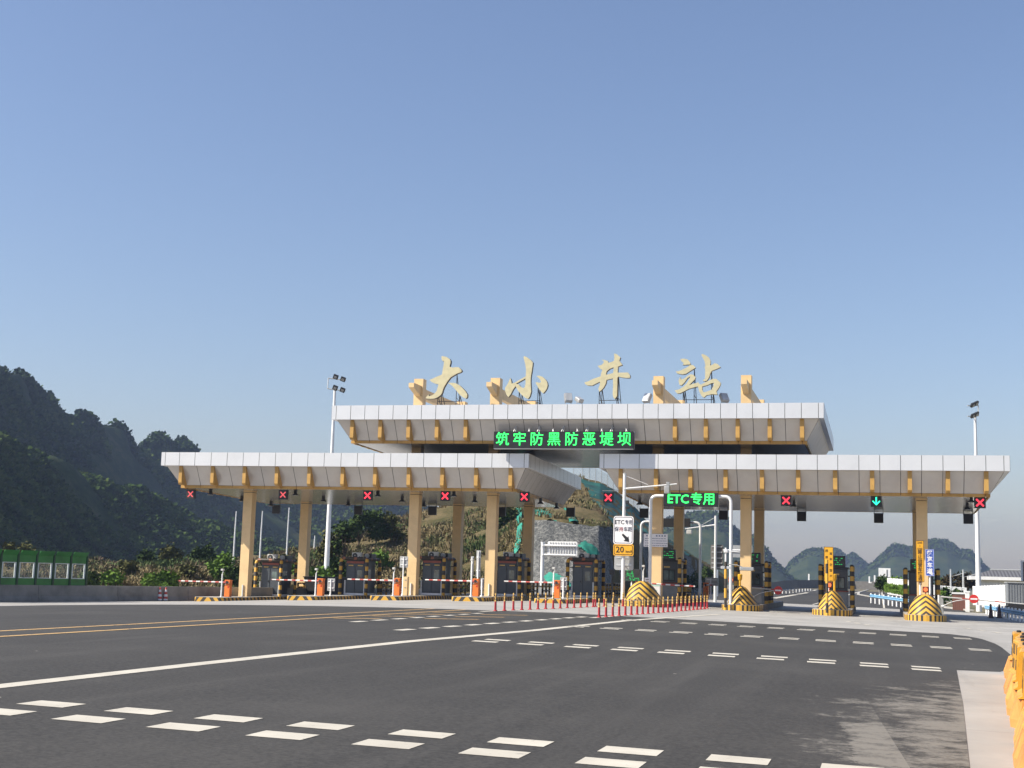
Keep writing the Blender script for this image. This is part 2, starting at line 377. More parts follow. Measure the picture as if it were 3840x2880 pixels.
# left karst mountain: near at the left, its crest running away to the right
crest = [(-300, 1350), (-150, 1362), (0, 1372), (59, 1388), (97, 1404), (136, 1431), (172, 1476), (203, 1510), (235, 1544), (262, 1571), (298, 1564), (335, 1580), (362, 1582), (407, 1576), (452, 1589), (484, 1612), (502, 1662), (533, 1668), (565, 1648), (592, 1637), (619, 1653), (635, 1675), (660, 1666), (692, 1655), (719, 1662), (750, 1693), (850, 1735), (1000, 1780), (1200, 1822), (1400, 1856), (1560, 1885), (1700, 1930), (1850, 2000), (2000, 2080)]
cols = []
for px, py in crest:
    Yc = 430+0.42*(px+300)*0.9; B = 2160
    cols.append((px, [(Yc-215, B), (Yc-140, B-(B-py)*0.30), (Yc-62, B-(B-py)*0.62), (Yc-18, B-(B-py)*0.88), (Yc, py+6), (Yc+60, py+60), (Yc+240, B)]))
TL = Terrain(cols)
mb = TL.mesh('mountain', fdark, -300, 2000, 190, 60, 6.5, 0.03)
struct(mb, 'mountain', fdark, smooth='all')
spur = [(-300, 1580), (0, 1648), (120, 1690), (250, 1765), (400, 1812), (520, 1850), (700, 1930), (860, 1995), (1000, 2050), (1150, 2100)]
TS = Terrain([(px, [(215+(px+300)*0.20, 2170), (255+(px+300)*0.20, 2150-(2150-py)*0.55), (290+(px+300)*0.2, py), (330+(px+300)*0.2, py+40), (380+(px+300)*0.2, 2170)]) for px, py in spur])
mb = TS.mesh('mountain_spur', fdark, -300, 1150, 110, 34, 3.6, 0.05)
struct(mb, 'mountain_spur', fdark, smooth='all')
def clump(mb, p, r, n=9, leaf=0.55):
    for _ in range(n):
        d = Vector((rnd.gauss(0, 1), rnd.gauss(0, 1), rnd.gauss(0, 0.8))).normalized()*r*rnd.uniform(0.55, 1.0)
        a = Vector((rnd.gauss(0, 1), rnd.gauss(0, 1), rnd.gauss(0, 1))).normalized(); b = a.orthogonal().normalized(); s = r*leaf*rnd.uniform(0.6, 1.2)
        c = p+d; mb.add([c+a*s, c+b*s*0.8, c-a*s, c-b*s*0.8], [(0, 1, 2, 3)])
def forest(T, p0, p1, N, r0, r1, v0, v1, amp, fs, name, label):
    mb = MB()
    for _ in range(N):
        px = rnd.uniform(p0, p1); v = v0+(v1-v0)*rnd.random()
        Y, py = T.pt(px, v); p = at(px, py, Y); e = amp*min(1, 4*v+0.15)
        p.z += e*fnoise(p.x, p.y, fs)+e*0.5*fnoise(p.x+50, p.y, fs*2.7)
        if fnoise(p.x, p.y, 0.02) < -0.28: continue
        r = rnd.uniform(r0, r1)*(0.75+Y/900); clump(mb, p+Vector((0, 0, r*0.45)), r, 7, 0.5)
    return tag(mb.build(name, fleaf), label, 'forest', kind='stuff')
forest(TL, -250, 1950, 21000, 0.8, 2.1, 0.10, 0.70, 6.5, 0.03, 'forest', 'dark green woods covering the tall mountain at left')
forest(TS, -250, 1100, 12000, 0.6, 1.6, 0.05, 0.62, 3.6, 0.05, 'forest', 'scrubby woods on the lower spur before the mountain at left')
# far karst peaks behind the right lanes
def peaks(tab, Y, name, depth=260, lab=None):
    T = Terrain([(px, [(Y-depth, 2215), (Y-depth*0.35, 2215-(2215-py)*0.55), (Y-depth*0.08, 2215-(2215-py)*0.93), (Y, py), (Y+depth*0.6, 2230)]) for px, py in tab])
    mb = T.mesh(name, fdark, tab[0][0], tab[-1][0], 110, 30, Y*0.0016, 22.0/Y)
    struct(mb, name, fdark, smooth='all')
    fm = MB()
    for _ in range(1500):
        px = rnd.uniform(tab[0][0], tab[-1][0]); v = rnd.uniform(0.40, 0.76); yy, py = T.pt(px, v); p = at(px, py, yy)
        clump(fm, p+Vector((0, 0, Y*0.0003)), Y*rnd.uniform(0.0008, 0.0019), 6, 0.6)
    tag(fm.build('forest', fleaf), lab, 'forest', kind='stuff')
peaks([(2250, 2100), (2400, 1985), (2480, 1950), (2565, 1930), (2615, 1919), (2669, 1917), (2719, 1933), (2746, 1969), (2773, 1999), (2829, 2012), (2850, 2035), (2872, 2058), (2898, 2098), (2941, 2141), (2965, 2168), (3000, 2185)], 1500, 'far_mountain', lab='hazy woods on the far mountain behind the middle lanes')
peaks([(2900, 2190), (2945, 2145), (2965, 2111), (2998, 2085), (3027, 2066), (3064, 2060), (3090, 2068), (3122, 2075), (3140, 2110), (3170, 2180)], 2050, 'far_mountain', lab='hazy woods on the broad low peak left of the yellow sign')
peaks([(3080, 2180), (3110, 2085), (3122, 2065), (3136, 2060), (3156, 2075), (3176, 2098), (3182, 2086), (3196, 2079), (3212, 2088), (3255, 2121), (3290, 2185)], 2500, 'far_mountain', lab='hazy woods on the twin small peaks behind the toll booth')
peaks([(3200, 2180), (3265, 2120), (3298, 2092), (3331, 2059), (3355, 2042), (3378, 2045), (3408, 2055), (3428, 2049), (3477, 2027), (3513, 2023), (3553, 2028), (3586, 2055), (3600, 2063), (3629, 2063), (3647, 2074), (3676, 2106), (3705, 2135), (3760, 2175), (3900, 2200)], 2250, 'far_mountain', lab='hazy woods on the long far ridge at right')
# cut hillside behind the plaza, and the low bank at left
mt, n, b = _new('dry_hillside'); P = _coord(n, True); f = _noise(n, P, 0.12, 7, 0.7); g = _noise(n, P, 1.9, 7, 0.8)
k = _math(n, 'ADD', _math(n, 'MULTIPLY', f, 0.55), _math(n, 'MULTIPLY', g, 0.45))
n.links.new(_ramp(n, k, [(0.38, (0.045, 0.050, 0.017)), (0.46, (0.095, 0.080, 0.036)), (0.54, (0.16, 0.125, 0.065)), (0.62, (0.075, 0.056, 0.032))]), b.inputs['Base Color']); b.inputs['Roughness'].default_value = 0.95; b.inputs['Specular IOR Level'].default_value = 0.1; _bump(n, b, g, 0.6, 0.3)
hillm = mt
hc = [(-200, [(88, 2206), (100, 2165), (126, 2112), (170, 2124)]), (333, [(93, 2206), (108, 2160), (132, 2106), (170, 2118)]), (620, [(98, 2212), (112, 2165), (136, 2115), (175, 2125)]),
      (760, [(102, 2222), (116, 2165), (138, 2105), (180, 2120)]), (889, [(106, 2226), (120, 2160), (142, 2092), (185, 2110)]), (1157, [(112, 2230), (128, 2150), (152, 2064), (190, 2085)]),
      (1330, [(118, 2232), (138, 2135), (163, 2012), (200, 2040)]), (1528, [(124, 2234), (146, 2095), (176, 1936), (215, 1965)]), (1700, [(127, 2235), (150, 2050), (184, 1880), (225, 1910)]),
      (1900, [(128, 2235), (145, 2000), (190, 1828), (230, 1860)]), (2002, [(128, 2236), (138, 1948), (192, 1808), (232, 1840)]), (2071, [(128, 2236), (137, 1957), (192, 1797), (232, 1830)]),
      (2179, [(128, 2236), (137, 1969), (191, 1788), (232, 1825)]), (2255, [(129, 2236), (138, 1976), (192, 1812), (232, 1850)]), (2300, [(134, 2236), (143, 1981), (196, 1840), (236, 1875)]),
      (2376, [(147, 2236), (156, 1990), (206, 1898), (245, 1930)]), (2429, [(160, 2236), (168, 1996), (214, 1962), (255, 1990)]), (2520, [(182, 2234), (190, 2048), (224, 2040), (262, 2065)]),
      (2620, [(205, 2232), (213, 2105), (236, 2100), (270, 2115)]), (2720, [(222, 2228), (230, 2170), (246, 2165), (280, 2172)])]
TH = Terrain(hc)
mb = TH.mesh('hillside', hillm, -200, 2720, 240, 42, 0.7, 0.13)
struct(mb, 'hillside', hillm, smooth='all')
# sprayed concrete facing of the cut
mt, n, b = _new('sprayed_concrete'); P = _coord(n, True); f = _noise(n, P, 0.25, 6, 0.65); g = _noise(n, P, 3.4, 6, 0.85)
k = _math(n, 'ADD', _math(n, 'MULTIPLY', f, 0.25), _math(n, 'MULTIPLY', g, 0.75))
n.links.new(_ramp(n, k, [(0.41, (0.045, 0.048, 0.050)), (0.49, (0.13, 0.135, 0.13)), (0.58, (0.33, 0.325, 0.30))]), b.inputs['Base Color']); b.inputs['Roughness'].default_value = 0.9; _bump(n, b, g, 0.9, 0.4)
shot = mt
mb = TH.mesh('retaining_wall', shot, 2002, 2640, 200, 50, 0.35, 0.45, dy=-1.1, v0=0.0, v1=0.333)
n0 = len(mb.v)
tag(mb.build('retaining_wall', shot, smooth='all'), 'rough grey sprayed concrete facing on the cut slope behind the plaza', 'retaining wall')
netm = M('green_slope_net', (0.008, 0.085, 0.070), 0.75, var=0.35, scale=0.5, bump=0.5)
dg_ = [(2150, 1700), (2184, 1800), (2232, 1878), (2266, 1924), (2300, 1961), (2335, 1990), (2420, 2040), (2640, 2200)]
mb = TH.mesh('slope_net', netm, 2180, 2600, 120, 50, 0.7, 0.13, keep=lambda px, py: py < lerp_tab(dg_, px) and py > lerp_tab([(2180, 1790), (2255, 1812), (2300, 1840), (2388, 1908), (2430, 1960), (2600, 2090)], px)-3, dy=-1.1, v0=0.336, v1=0.664)
tag(mb.build('slope_net', netm, smooth='all'), 'large dark green erosion net over the upper right of the cut slope', 'slope net')
netg = M('bright_green_net', (0.015, 0.20, 0.145), 0.7, var=0.35, scale=0.8, bump=0.4)
for poly, lab, va, vb, dy in (([(2000, 1905), (2028, 1916), (2060, 1915), (2075, 1935), (2095, 1962), (2060, 1958), (2030, 1938), (2000, 1940)], 'torn green net along the top edge of the concrete facing', 0.334, 0.5, -0.8),
                      ([(2105, 1902), (2125, 1912), (2150, 1930), (2180, 1972), (2142, 1972), (2132, 1930)], 'strip of green net beside the black hanging signal box', 0.334, 0.52, -0.8),
                      ([(2172, 2048), (2205, 2035), (2250, 2050), (2268, 2085), (2300, 2115), (2290, 2128), (2240, 2095), (2200, 2062)], 'crumpled teal net lying against the concrete facing', 0.0, 0.333, -1.7),
                      ([(1940, 1912), (1962, 1908), (1964, 1980), (1955, 2050), (1945, 2075), (1935, 2070), (1946, 1990)], 'narrow green net hanging left of the concrete facing', 0.0, 0.6, -0.8),
                      ([(2050, 2165), (2070, 2150), (2110, 2158), (2140, 2172), (2160, 2200), (2080, 2205)], 'low green net at the foot of the concrete facing', 0.0, 0.30, -1.8)):
    mb = TH.mesh('slope_net', netg, min(p[0] for p in poly)-2, max(p[0] for p in poly)+2, 60, 60, 0.5, 0.5, keep=lambda px, py: pip(px, py, poly), dy=dy, v0=va, v1=vb)
    tag(mb.build('slope_net', netg, smooth='all'), lab, 'slope net')
mf = thing('mesh_fence', 'thin wire mesh fence along the crest above the green net', 'fence', at(2184, 1790, 190)); O_ = Vector(mf.location); fp = []
for px, py in ((2150, 1793), (2184, 1791), (2209, 1797), (2233, 1805), (2255, 1813), (2278, 1827), (2300, 1841), (2328, 1862), (2355, 1882), (2375, 1898), (2392, 1912)):
    p = at(px, py, TH.pt(px, 0.66)[0]+0.4); fp.append(p-O_)
for p in fp:
    q = MB(); q.tube([p-Vector((0, 0, 0.8)), p+Vector((0, 0, 1.9))], 0.05, 6); q.build('post', M('fence_steel', (0.33, 0.35, 0.36), 0.5, 0.4), mf)
q = MB()
for a_, b_ in zip(fp, fp[1:]):
    for z in [0.2+0.17*k for k in range(10)]: q.tube([a_+Vector((0, 0, z)), b_+Vector((0, 0, z))], 0.008, 4)
    for k in range(1, 12): c_ = a_+(b_-a_)*(k/12); q.tube([c_+Vector((0, 0, 0.2)), c_+Vector((0, 0, 1.75))], 0.008, 4)
q.build('mesh', M('fence_wire', (0.40, 0.42, 0.43), 0.5, 0.4), mf)
# dry grass on bank and hill
gm = [M('straw_grass', (0.205, 0.160, 0.075), 0.9, var=0.3, scale=0.6), M('olive_grass', (0.100, 0.100, 0.035), 0.9, var=0.3, scale=0.6), M('green_grass', (0.060, 0.095, 0.022), 0.9, var=0.3, scale=0.6), M('brown_grass', (0.105, 0.075, 0.042), 0.9, var=0.3, scale=0.6)]
mb = MB()
for _ in range(23000):
    px = rnd.uniform(-60, 2330); v = rnd.uniform(0.02, 0.70); Y, py = TH.pt(px, v)
    if px > 1990 and (v < 0.34 or py < lerp_tab(dg_, px) and px > 2184): continue
    p = at(px, py, Y); e = 0.7*min(1, 4*v+0.15); p.z += e*fnoise(p.x, p.y, 0.13)+e*0.5*fnoise(p.x+50, p.y, 0.35)
    q = fnoise(p.x, p.y, 0.09)+0.6*fnoise(p.x, p.y+70, 0.3)+rnd.gauss(0, 0.16); hh = rnd.uniform(0.25, 0.75)*(1+0.8*max(0, fnoise(p.x+9, p.y, 0.2)))*(0.6 if px > 1990 else 1)
    if fnoise(p.x+30, p.y, 0.11) < -0.22: continue
    mb.mi = 0 if q > 0.18 else 1 if q > -0.10 else 3 if q > -0.34 else 2
    if rnd.random() < 0.45:
        clump(mb, p+Vector((0, 0, hh*0.15)), hh*0.8, 11, 0.19); continue
    for _k in range(5):
        a = rnd.uniform(0, 6.28); d = Vector((math.cos(a), math.sin(a), 0)); e = Vector((-d.y, d.x, 0))*0.09*rnd.uniform(0.7, 1.6)
        o = p+d*rnd.uniform(0, 0.5)+Vector((0, 0, -0.2)); t = o+d*rnd.uniform(0.2, 0.9)*hh+Vector((0, 0, hh*rnd.uniform(0.5, 1.0)+0.2))
        mb.add([o-e, o+e, t+e*0.25, t-e*0.25], [(0, 1, 2, 3)])
tag(mb.build('dry_grass', gm), 'dry yellow and olive grass over the bank and cut hillside', 'grass', kind='stuff')
# ------------------------------------------------------------------ trees and shrubs
lm = {'d': forest_mat('leaf_dark', (0.018, 0.034, 0.010), (0.036, 0.060, 0.016), (0.075, 0.105, 0.028), 0.8),
      'b': forest_mat('leaf_bright', (0.045, 0.085, 0.014), (0.085, 0.150, 0.024), (0.14, 0.21, 0.045), 0.8),
      'o': forest_mat('leaf_olive', (0.040, 0.045, 0.014), (0.080, 0.082, 0.026), (0.13, 0.125, 0.05), 0.8),
      'r': forest_mat('leaf_rust', (0.025, 0.020, 0.010), (0.055, 0.040, 0.018), (0.08, 0.07, 0.03), 0.8)}
bark = M('bark', (0.10, 0.07, 0.045), 0.9, var=0.3, scale=3)
def tree(label, base, h, wd, kind, group, n=260, trunk=0.3, name='tree', leaf=0.24):
    t = thing(name, label, 'tree' if name == 'tree' else 'shrub', base, group)
    mb = MB(); tops = []
    k = 4 if name == 'shrub' else 5
    mb.tube([(0, 0, -0.3), (rnd.uniform(-.1, .1), 0, h*0.25), (rnd.uniform(-.2, .2)*wd, rnd.uniform(-.2, .2)*wd, h*0.8)], [h*0.028, h*0.02, h*0.006], 6)
    for i in range(k):
        a = 6.28*i/k+rnd.uniform(-.5, .5); r = wd*0.36*rnd.uniform(0.6, 1.1); z = h*rnd.uniform(max(trunk, 0.3), 0.85)
        mb.tube([(0, 0, h*trunk*0.8), (r*0.5*math.cos(a), r*0.5*math.sin(a), (h*trunk+z)/2), (r*math.cos(a), r*math.sin(a), z)], [h*0.014, h*0.009, h*0.004], 5); tops.append(Vector((r*math.cos(a), r*math.sin(a), z)))
    tops.append(Vector((0, 0, h*0.82)))
    mb.build('trunk', bark, t, smooth=True)
    cm = MB()
    for _ in range(n):
        c = rnd.choice(tops); rr = wd*0.27*rnd.uniform(0.7, 1.2)
        d = Vector((rnd.gauss(0, 1), rnd.gauss(0, 1), rnd.gauss(0, 0.85))).normalized()*rr*rnd.random()**0.4
        p = c+d
        if p.z < h*trunk*0.5: p.z = h*trunk*rnd.uniform(0.5, 1.0)
        for _k in range(3):
            a = Vector((rnd.gauss(0, 1), rnd.gauss(0, 1), rnd.gauss(0, 1))).normalized(); b_ = a.orthogonal().normalized(); s = leaf*rnd.uniform(0.5, 1.25); o = p+Vector((rnd.gauss(0, 1), rnd.gauss(0, 1), rnd.gauss(0, 1)))*leaf*0.9
            cm.add([o+a*s, o+b_*s*0.55, o-a*s, o-b_*s*0.55], [(0, 1, 2, 3)])
    cm.build('crown', lm[kind], t)
    return t
def on_hill(px, py):
    v = 0.0; best = None
    while v < 0.7:
        Y, q = TH.pt(px, v)
        if best is None or abs(q-py) < best[0]: best = (abs(q-py), Y, q)
        v += 0.01
    return at(px, best[2], best[1])-Vector((0, 0, 0.15))
G1 = 'trees on the hillside behind the plaza'; G2 = 'shrubs on the low bank at left'
for px, py, top, wpx, kind, lab in (
  (1225, 2120, 1990, 75, 'o', 'olive tree nearest the left lighting mast, on the hillside'), (1290, 2130, 1950, 110, 'd', 'dark bushy tree in the hollow right of the left lighting mast'), (1345, 2060, 1905, 100, 'd', 'tall dark tree on the hill under the third hanging black box'),
  (1410, 2050, 1912, 100, 'd', 'rounded dark tree on the hill between the second and third columns'), (1465, 2040, 1928, 85, 'o', 'olive tree next to the hill crest left of the third column'), (1260, 2190, 2095, 80, 'd', 'low dark tree at the foot of the hill behind the second booth'),
  (1205, 2215, 2140, 60, 'b', 'bright green bush beside the base of the left lighting mast'), (1345, 2200, 2130, 70, 'b', 'green bush on the slope above the second booth'), (1430, 2140, 2085, 90, 'b', 'patchy green bush on the slope left of the second column'), (1870, 1990, 1925, 60, 'd', 'dark shrub on the slope right of the third column'), (1905, 1960, 1900, 50, 'o', 'olive shrub high on the slope left of the concrete facing')):
    p = on_hill(px, py); h = max(1.5, zat(px, top, p.y)-p.z); tree(lab, p, h, wpx*p.y*1.04/FPX, kind, G1, 300, 0.22, 'tree' if h > 3.4 else 'shrub', 0.26)
for px, py, top, wpx, kind, lab in (
  (30, 2130, 2038, 60, 'o', 'olive shrub at the left photo edge above the green noise barrier'), (90, 2120, 2040, 70, 'o', 'olive shrub rising over the first green barrier panel'), (545, 2120, 2065, 60, 'd', 'dark green tree on the bank crest left of the tall pale grass'), (640, 2125, 2048, 70, 'o', 'pale feathery bush standing tallest on the bank'), (735, 2115, 2060, 60, 'd', 'dark tree on the bank crest nearest the first lane signal'),
  (775, 2112, 2050, 60, 'd', 'dark tree on the bank crest left of the first column'), (835, 2190, 2075, 95, 'b', 'large leafy bush on the bank just left of the first column'), (870, 2205, 2125, 70, 'd', 'dense bush tucked against the first column'), (416, 2205, 2160, 70, 'b', 'yellow green bush beyond the end of the noise barrier'), (335, 2205, 2158, 50, 'd', 'small dark bush touching the last noise barrier post'),
  (564, 2210, 2160, 50, 'b', 'bright bush above the pair of striped cones'), (630, 2212, 2152, 62, 'b', 'bright leafy bush right of the striped cones'), (480, 2160, 2120, 60, 'o', 'low olive bush on the middle of the bank'), (700, 2180, 2130, 60, 'o', 'dry olive bush above the first barrier arm'), (1060, 2150, 2090, 55, 'o', 'olive bush between the first booth and the rear column'), (1130, 2180, 2110, 60, 'b', 'green bush behind the first rear column')):
    p = on_hill(px, py); h = max(1.2, zat(px, top, p.y)-p.z); tree(lab, p, h, wpx*p.y*1.06/FPX, kind, G2, 260, 0.12, 'shrub' if h < 3.6 else 'tree', 0.2)
# ================================================================== TOLL PLAZA
CX_ = {1: -43.43, 2: -36.75, 3: -30.92, 4: -25.38, 5: -19.95, 6: -14.13, 7: -8.38, 8: -2.9, 9: 2.46}
YF, ZT, ZB, ZS, INS = 85.0, 9.53, 8.60, 7.13, 1.07      # fascia front, top, bottom, soffit edge, inset of the sloping skirt
RS = -0.021                                             # roofs fall a little to the rear
soff = M('soffit_metal', (0.46, 0.455, 0.44), 0.22, 0.55, var=0.10, scale=0.5)
mt, n, b = _new('soffit_strips'); sx = n.nodes.new('ShaderNodeSeparateXYZ'); n.links.new(_coord(n), sx.inputs[0])
l1 = _math(n, 'LESS_THAN', _math(n, 'FRACT', _math(n, 'DIVIDE', sx.outputs[1], 0.6)), 0.05); f = _noise(n, _coord(n), 0.8, 4, 0.6, (0.2, 3, 1))
n.links.new(_mix(n, _math(n, 'MULTIPLY', l1, 0.55), _ramp(n, f, [(0.3, (0.42, 0.415, 0.40)), (0.7, (0.55, 0.54, 0.52))]), (0.12, 0.12, 0.12)), b.inputs['Base Color'])
b.inputs['Roughness'].default_value = 0.2; b.inputs['Metallic'].default_value = 0.5; _bump(n, b, f, 0.15, 0.02)
soff = mt
roofm = M('roof_membrane', (0.40, 0.40, 0.40), 0.8)
def canopy(name, label, X0, X1, Y0, Y1, zt, zb, zs, joints, ribs, slope_joints, ends=(1, 1), beam=0.20):
    """flat roof: panelled fascia, sloping skirt, ochre edge beam, metal soffit"""
    t = thing(name, label, 'toll canopy', ((X0+X1)/2, Y0, zs)); ox, oy, oz = t.location
    L = lambda x, y, z: (x-ox, y-oy, z-oz)
    dz = lambda y: RS*(y-Y0)
    i = INS; A = [(X0, Y0), (X1, Y0), (X1, Y1), (X0, Y1)]; B = [(X0+i, Y0+i), (X1-i, Y0+i), (X1-i, Y1-i), (X0+i, Y1-i)]
    cor = MB()                                                # dark carcass just behind the panels
    e = 0.03
    for k in range(4):
        (xa, ya), (xb, yb) = A[k], A[(k+1) % 4]
        sgn = [(0, e), (-e, 0), (0, -e), (e, 0)][k]
        cor.add([L(xa+sgn[0], ya+sgn[1], zb+dz(ya)+0.01), L(xb+sgn[0], yb+sgn[1], zb+dz(yb)+0.01), L(xb+sgn[0], yb+sgn[1], zt+dz(yb)-0.01), L(xa+sgn[0], ya+sgn[1], zt+dz(ya)-0.01)], [(0, 1, 2, 3)])
        (xc, yc), (xd, yd) = B[k], B[(k+1) % 4]
        si = [(0.32, 0.32), (-0.32, 0.32), (-0.32, -0.32), (0.32, -0.32)]; k2 = (k+1) % 4
        cor.add([L(xa+si[k][0], ya+si[k][1], zb+dz(ya)+0.05), L(xb+si[k2][0], yb+si[k2][1], zb+dz(yb)+0.05), L(xd, yd, zs+beam+dz(yd)+0.05), L(xc, yc, zs+beam+dz(yc)+0.05)], [(0, 1, 2, 3)])
    cor.build('frame', joint, t)
    g = 0.016
    fa = MB(); sk = MB(); bm_ = MB()
    def cuts(a, b, js): return [a]+[j for j in js if a+0.15 < j < b-0.15]+[b]
    jy = [Y0+0.45+1.2*k for k in range(int((Y1-Y0)/1.2))]
    for k in range(4):
        (xa, ya), (xb, yb) = A[k], A[(k+1) % 4]; (xc, yc), (xd, yd) = B[k], B[(k+1) % 4]
        horizontal = k in (0, 2); lo, hi = (min(xa, xb), max(xa, xb)) if horizontal else (min(ya, yb), max(ya, yb))
        cs = cuts(lo, hi, joints if horizontal else jy)
        for p, q in zip(cs, cs[1:]):
            p2, q2 = p+g, q-g
            if horizontal: fa.add([L(p2, ya, zb+dz(ya)), L(q2, ya, zb+dz(ya)), L(q2, ya, zt+dz(ya)), L(p2, ya, zt+dz(ya))], [(0, 1, 2, 3)])
            else: fa.add([L(xa, p2, zb+dz(p2)), L(xa, q2, zb+dz(q2)), L(xa, q2, zt+dz(q2)), L(xa, p2, zt+dz(p2))], [(0, 1, 2, 3)])
        cs = cuts(lo+i, hi-i, slope_joints if horizontal else jy)
        for m_, (p, q) in enumerate(zip(cs, cs[1:])):
            p2, q2 = p+g, q-g; pt = lo+0.32 if m_ == 0 else p2; qt = hi-0.32 if m_ == len(cs)-2 else q2
            sgn = 1 if k in (0, 3) else -1
            if horizontal:
                sk.add([L(p2, yc, zs+beam+dz(yc)), L(q2, yc, zs+beam+dz(yc)), L(qt, ya+sgn*0.30, zb+dz(ya)), L(pt, ya+sgn*0.30, zb+dz(ya))], [(0, 1, 2, 3)])
                bm_.box(*sorted((L(p2, 0, 0)[0], L(q2, 0, 0)[0])), *sorted((yc-oy, yc+sgn*0.16-oy)), dz(yc), beam-0.012+dz(yc))
            else:
                sk.add([L(xc, p2, zs+beam+dz(p2)), L(xc, q2, zs+beam+dz(q2)), L(xa+sgn*0.30, qt, zb+dz(qt)), L(xa+sgn*0.30, pt, zb+dz(pt))], [(0, 1, 2, 3)])
                bm_.box(*sorted((xc-ox, xc+sgn*0.12-ox)), p2-oy, q2-oy, dz((p2+q2)/2)+0.002, beam-0.014+dz((p2+q2)/2))
        # narrow return under the fascia
        if horizontal: fa.add([L(lo+g, ya, zb+dz(ya)+0.004), L(hi-g, ya, zb+dz(ya)+0.004), L(hi-0.33, ya+(0.31 if k == 0 else -0.31), zb+dz(ya)+0.004), L(lo+0.33, ya+(0.31 if k == 0 else -0.31), zb+dz(ya)+0.004)], [(0, 1, 2, 3)])
        else: fa.add([L(xa, lo+g, zb+dz(lo)+0.004), L(xa, hi-g, zb+dz(hi)+0.004), L(xa+(0.31 if k == 3 else -0.31), hi-0.33, zb+dz(hi)+0.004), L(xa+(0.31 if k == 3 else -0.31), lo+0.33, zb+dz(lo)+0.004)], [(0, 1, 2, 3)])
    fa.build('fascia', alu, t); sk.build('skirt', alug, t); bm_.build('edge_beam', ochre, t)
    s2 = MB(); a = 0.16
    s2.add([L(X0+i+a, Y0+i+a, zs+0.03+dz(Y0)), L(X1-i-a, Y0+i+a, zs+0.03+dz(Y0)), L(X1-i-a, Y1-i-a, zs+0.03+dz(Y1)), L(X0+i+a, Y1-i-a, zs+0.03+dz(Y1))], [(0, 1, 2, 3)])
    s2.build('soffit', soff, t)
    s3 = MB(); s3.add([L(X0+.02, Y0+.02, zt-0.06), L(X1-.02, Y0+.02, zt-0.06), L(X1-.02, Y1-.02, zt-0.06+dz(Y1)), L(X0+.02, Y1-.02, zt-0.06+dz(Y1))], [(0, 1, 2, 3)])
    s3.build('roof', roofm, t)
    for x in ribs:                                            # ochre fins standing on the skirt
        rb = MB(); w2 = 0.125
        rb.prism([(Y0+0.27-oy, zb-oz-0.004), (Y0+0.27-oy, zs+beam-oz+0.10), (Y0+0.36-oy, zs+beam-oz-0.04), (Y0+INS-oy-0.01, zs+beam-oz-0.04), (Y0+INS-oy+0.05, zs+beam-oz+0.06), (Y0+0.40-oy, zb-oz-0.004)], x-w2-ox, x+w2-ox, 'x')
        rb.build('rib', ochre, t)
    return t, L, dz
jl = [xat(p, YF, 1720) for p in (620, 673, 731, 792, 852, 912, 972, 1033, 1093, 1154.5, 1216, 1279, 1340, 1402, 1465, 1527, 1589, 1653, 1716, 1781, 1845, 1909.5, 1966)]
jr = [xat(p, YF, 1730) for p in (2264.7, 2324, 2397, 2468, 2540.5, 2614, 2687, 2761, 2836, 2911, 2988, 3064.7, 3141.5, 3220.6, 3299, 3377, 3456, 3536, 3616, 3696.7, 3764.5)]
rl = [xat(p, YF+0.28, 1770) for p in (677, 796, 916, 1037, 1159, 1284, 1406, 1532, 1658, 1785, 1914)]
rr = [xat(p, YF+0.28, 1780) for p in (2327, 2459.5, 2588.5, 2720.5, 2857, 2993, 3131.5, 3270.5, 3411.5, 3554.5, 3698.5)]
XL0, XL1, XR0, XR1 = xat(604.4, YF, 1720), xat(1984, YF, 1725), xat(2247.6, YF, 1727), xat(3788, YF, 1735)
canL, LL, dzc = canopy('toll_canopy', 'long lower toll canopy at left with eleven ochre ribs, covering the five left booths', XL0, XL1, YF, 101, ZT, ZB, ZS, jl, rl, jl)
canR, LR, _ = canopy('toll_canopy', 'lower toll canopy at right, carried by columns behind the yellow striped mounds', XR0, XR1, YF, 101, ZT, ZB, ZS, jr, rr, jr)
YU, UT, UB, US = 84.2, 12.66, 11.71, 10.23
XU0, XU1 = xat(1243.6, YU, 1540), xat(3090, YU, 1545)
ju = [xat(p, YU, 1545) for p in (1260.7, 1315, 1368, 1420, 1474, 1527.5, 1580.4, 1634, 1687, 1741, 1795.6, 1850, 1904, 1959, 2015, 2070, 2126.9, 2183, 2240, 2295, 2352.9, 2411.7, 2468, 2526, 2585, 2642, 2702, 2762.5, 2822, 2882.7, 2943, 3005, 3069)]
ru = [xat(p, YU+0.28, 1600) for p in (1319.5, 1425, 1531, 1637.5, 1745.5, 2530.5, 2646.5, 2766, 2886, 3007.5)]
canU, LU, _ = canopy('toll_canopy', 'raised upper canopy carrying the station name letters, above the gap between the lower canopies', XU0, XU1, YU, 101.5, UT, UB, US, ju, ru, ju)
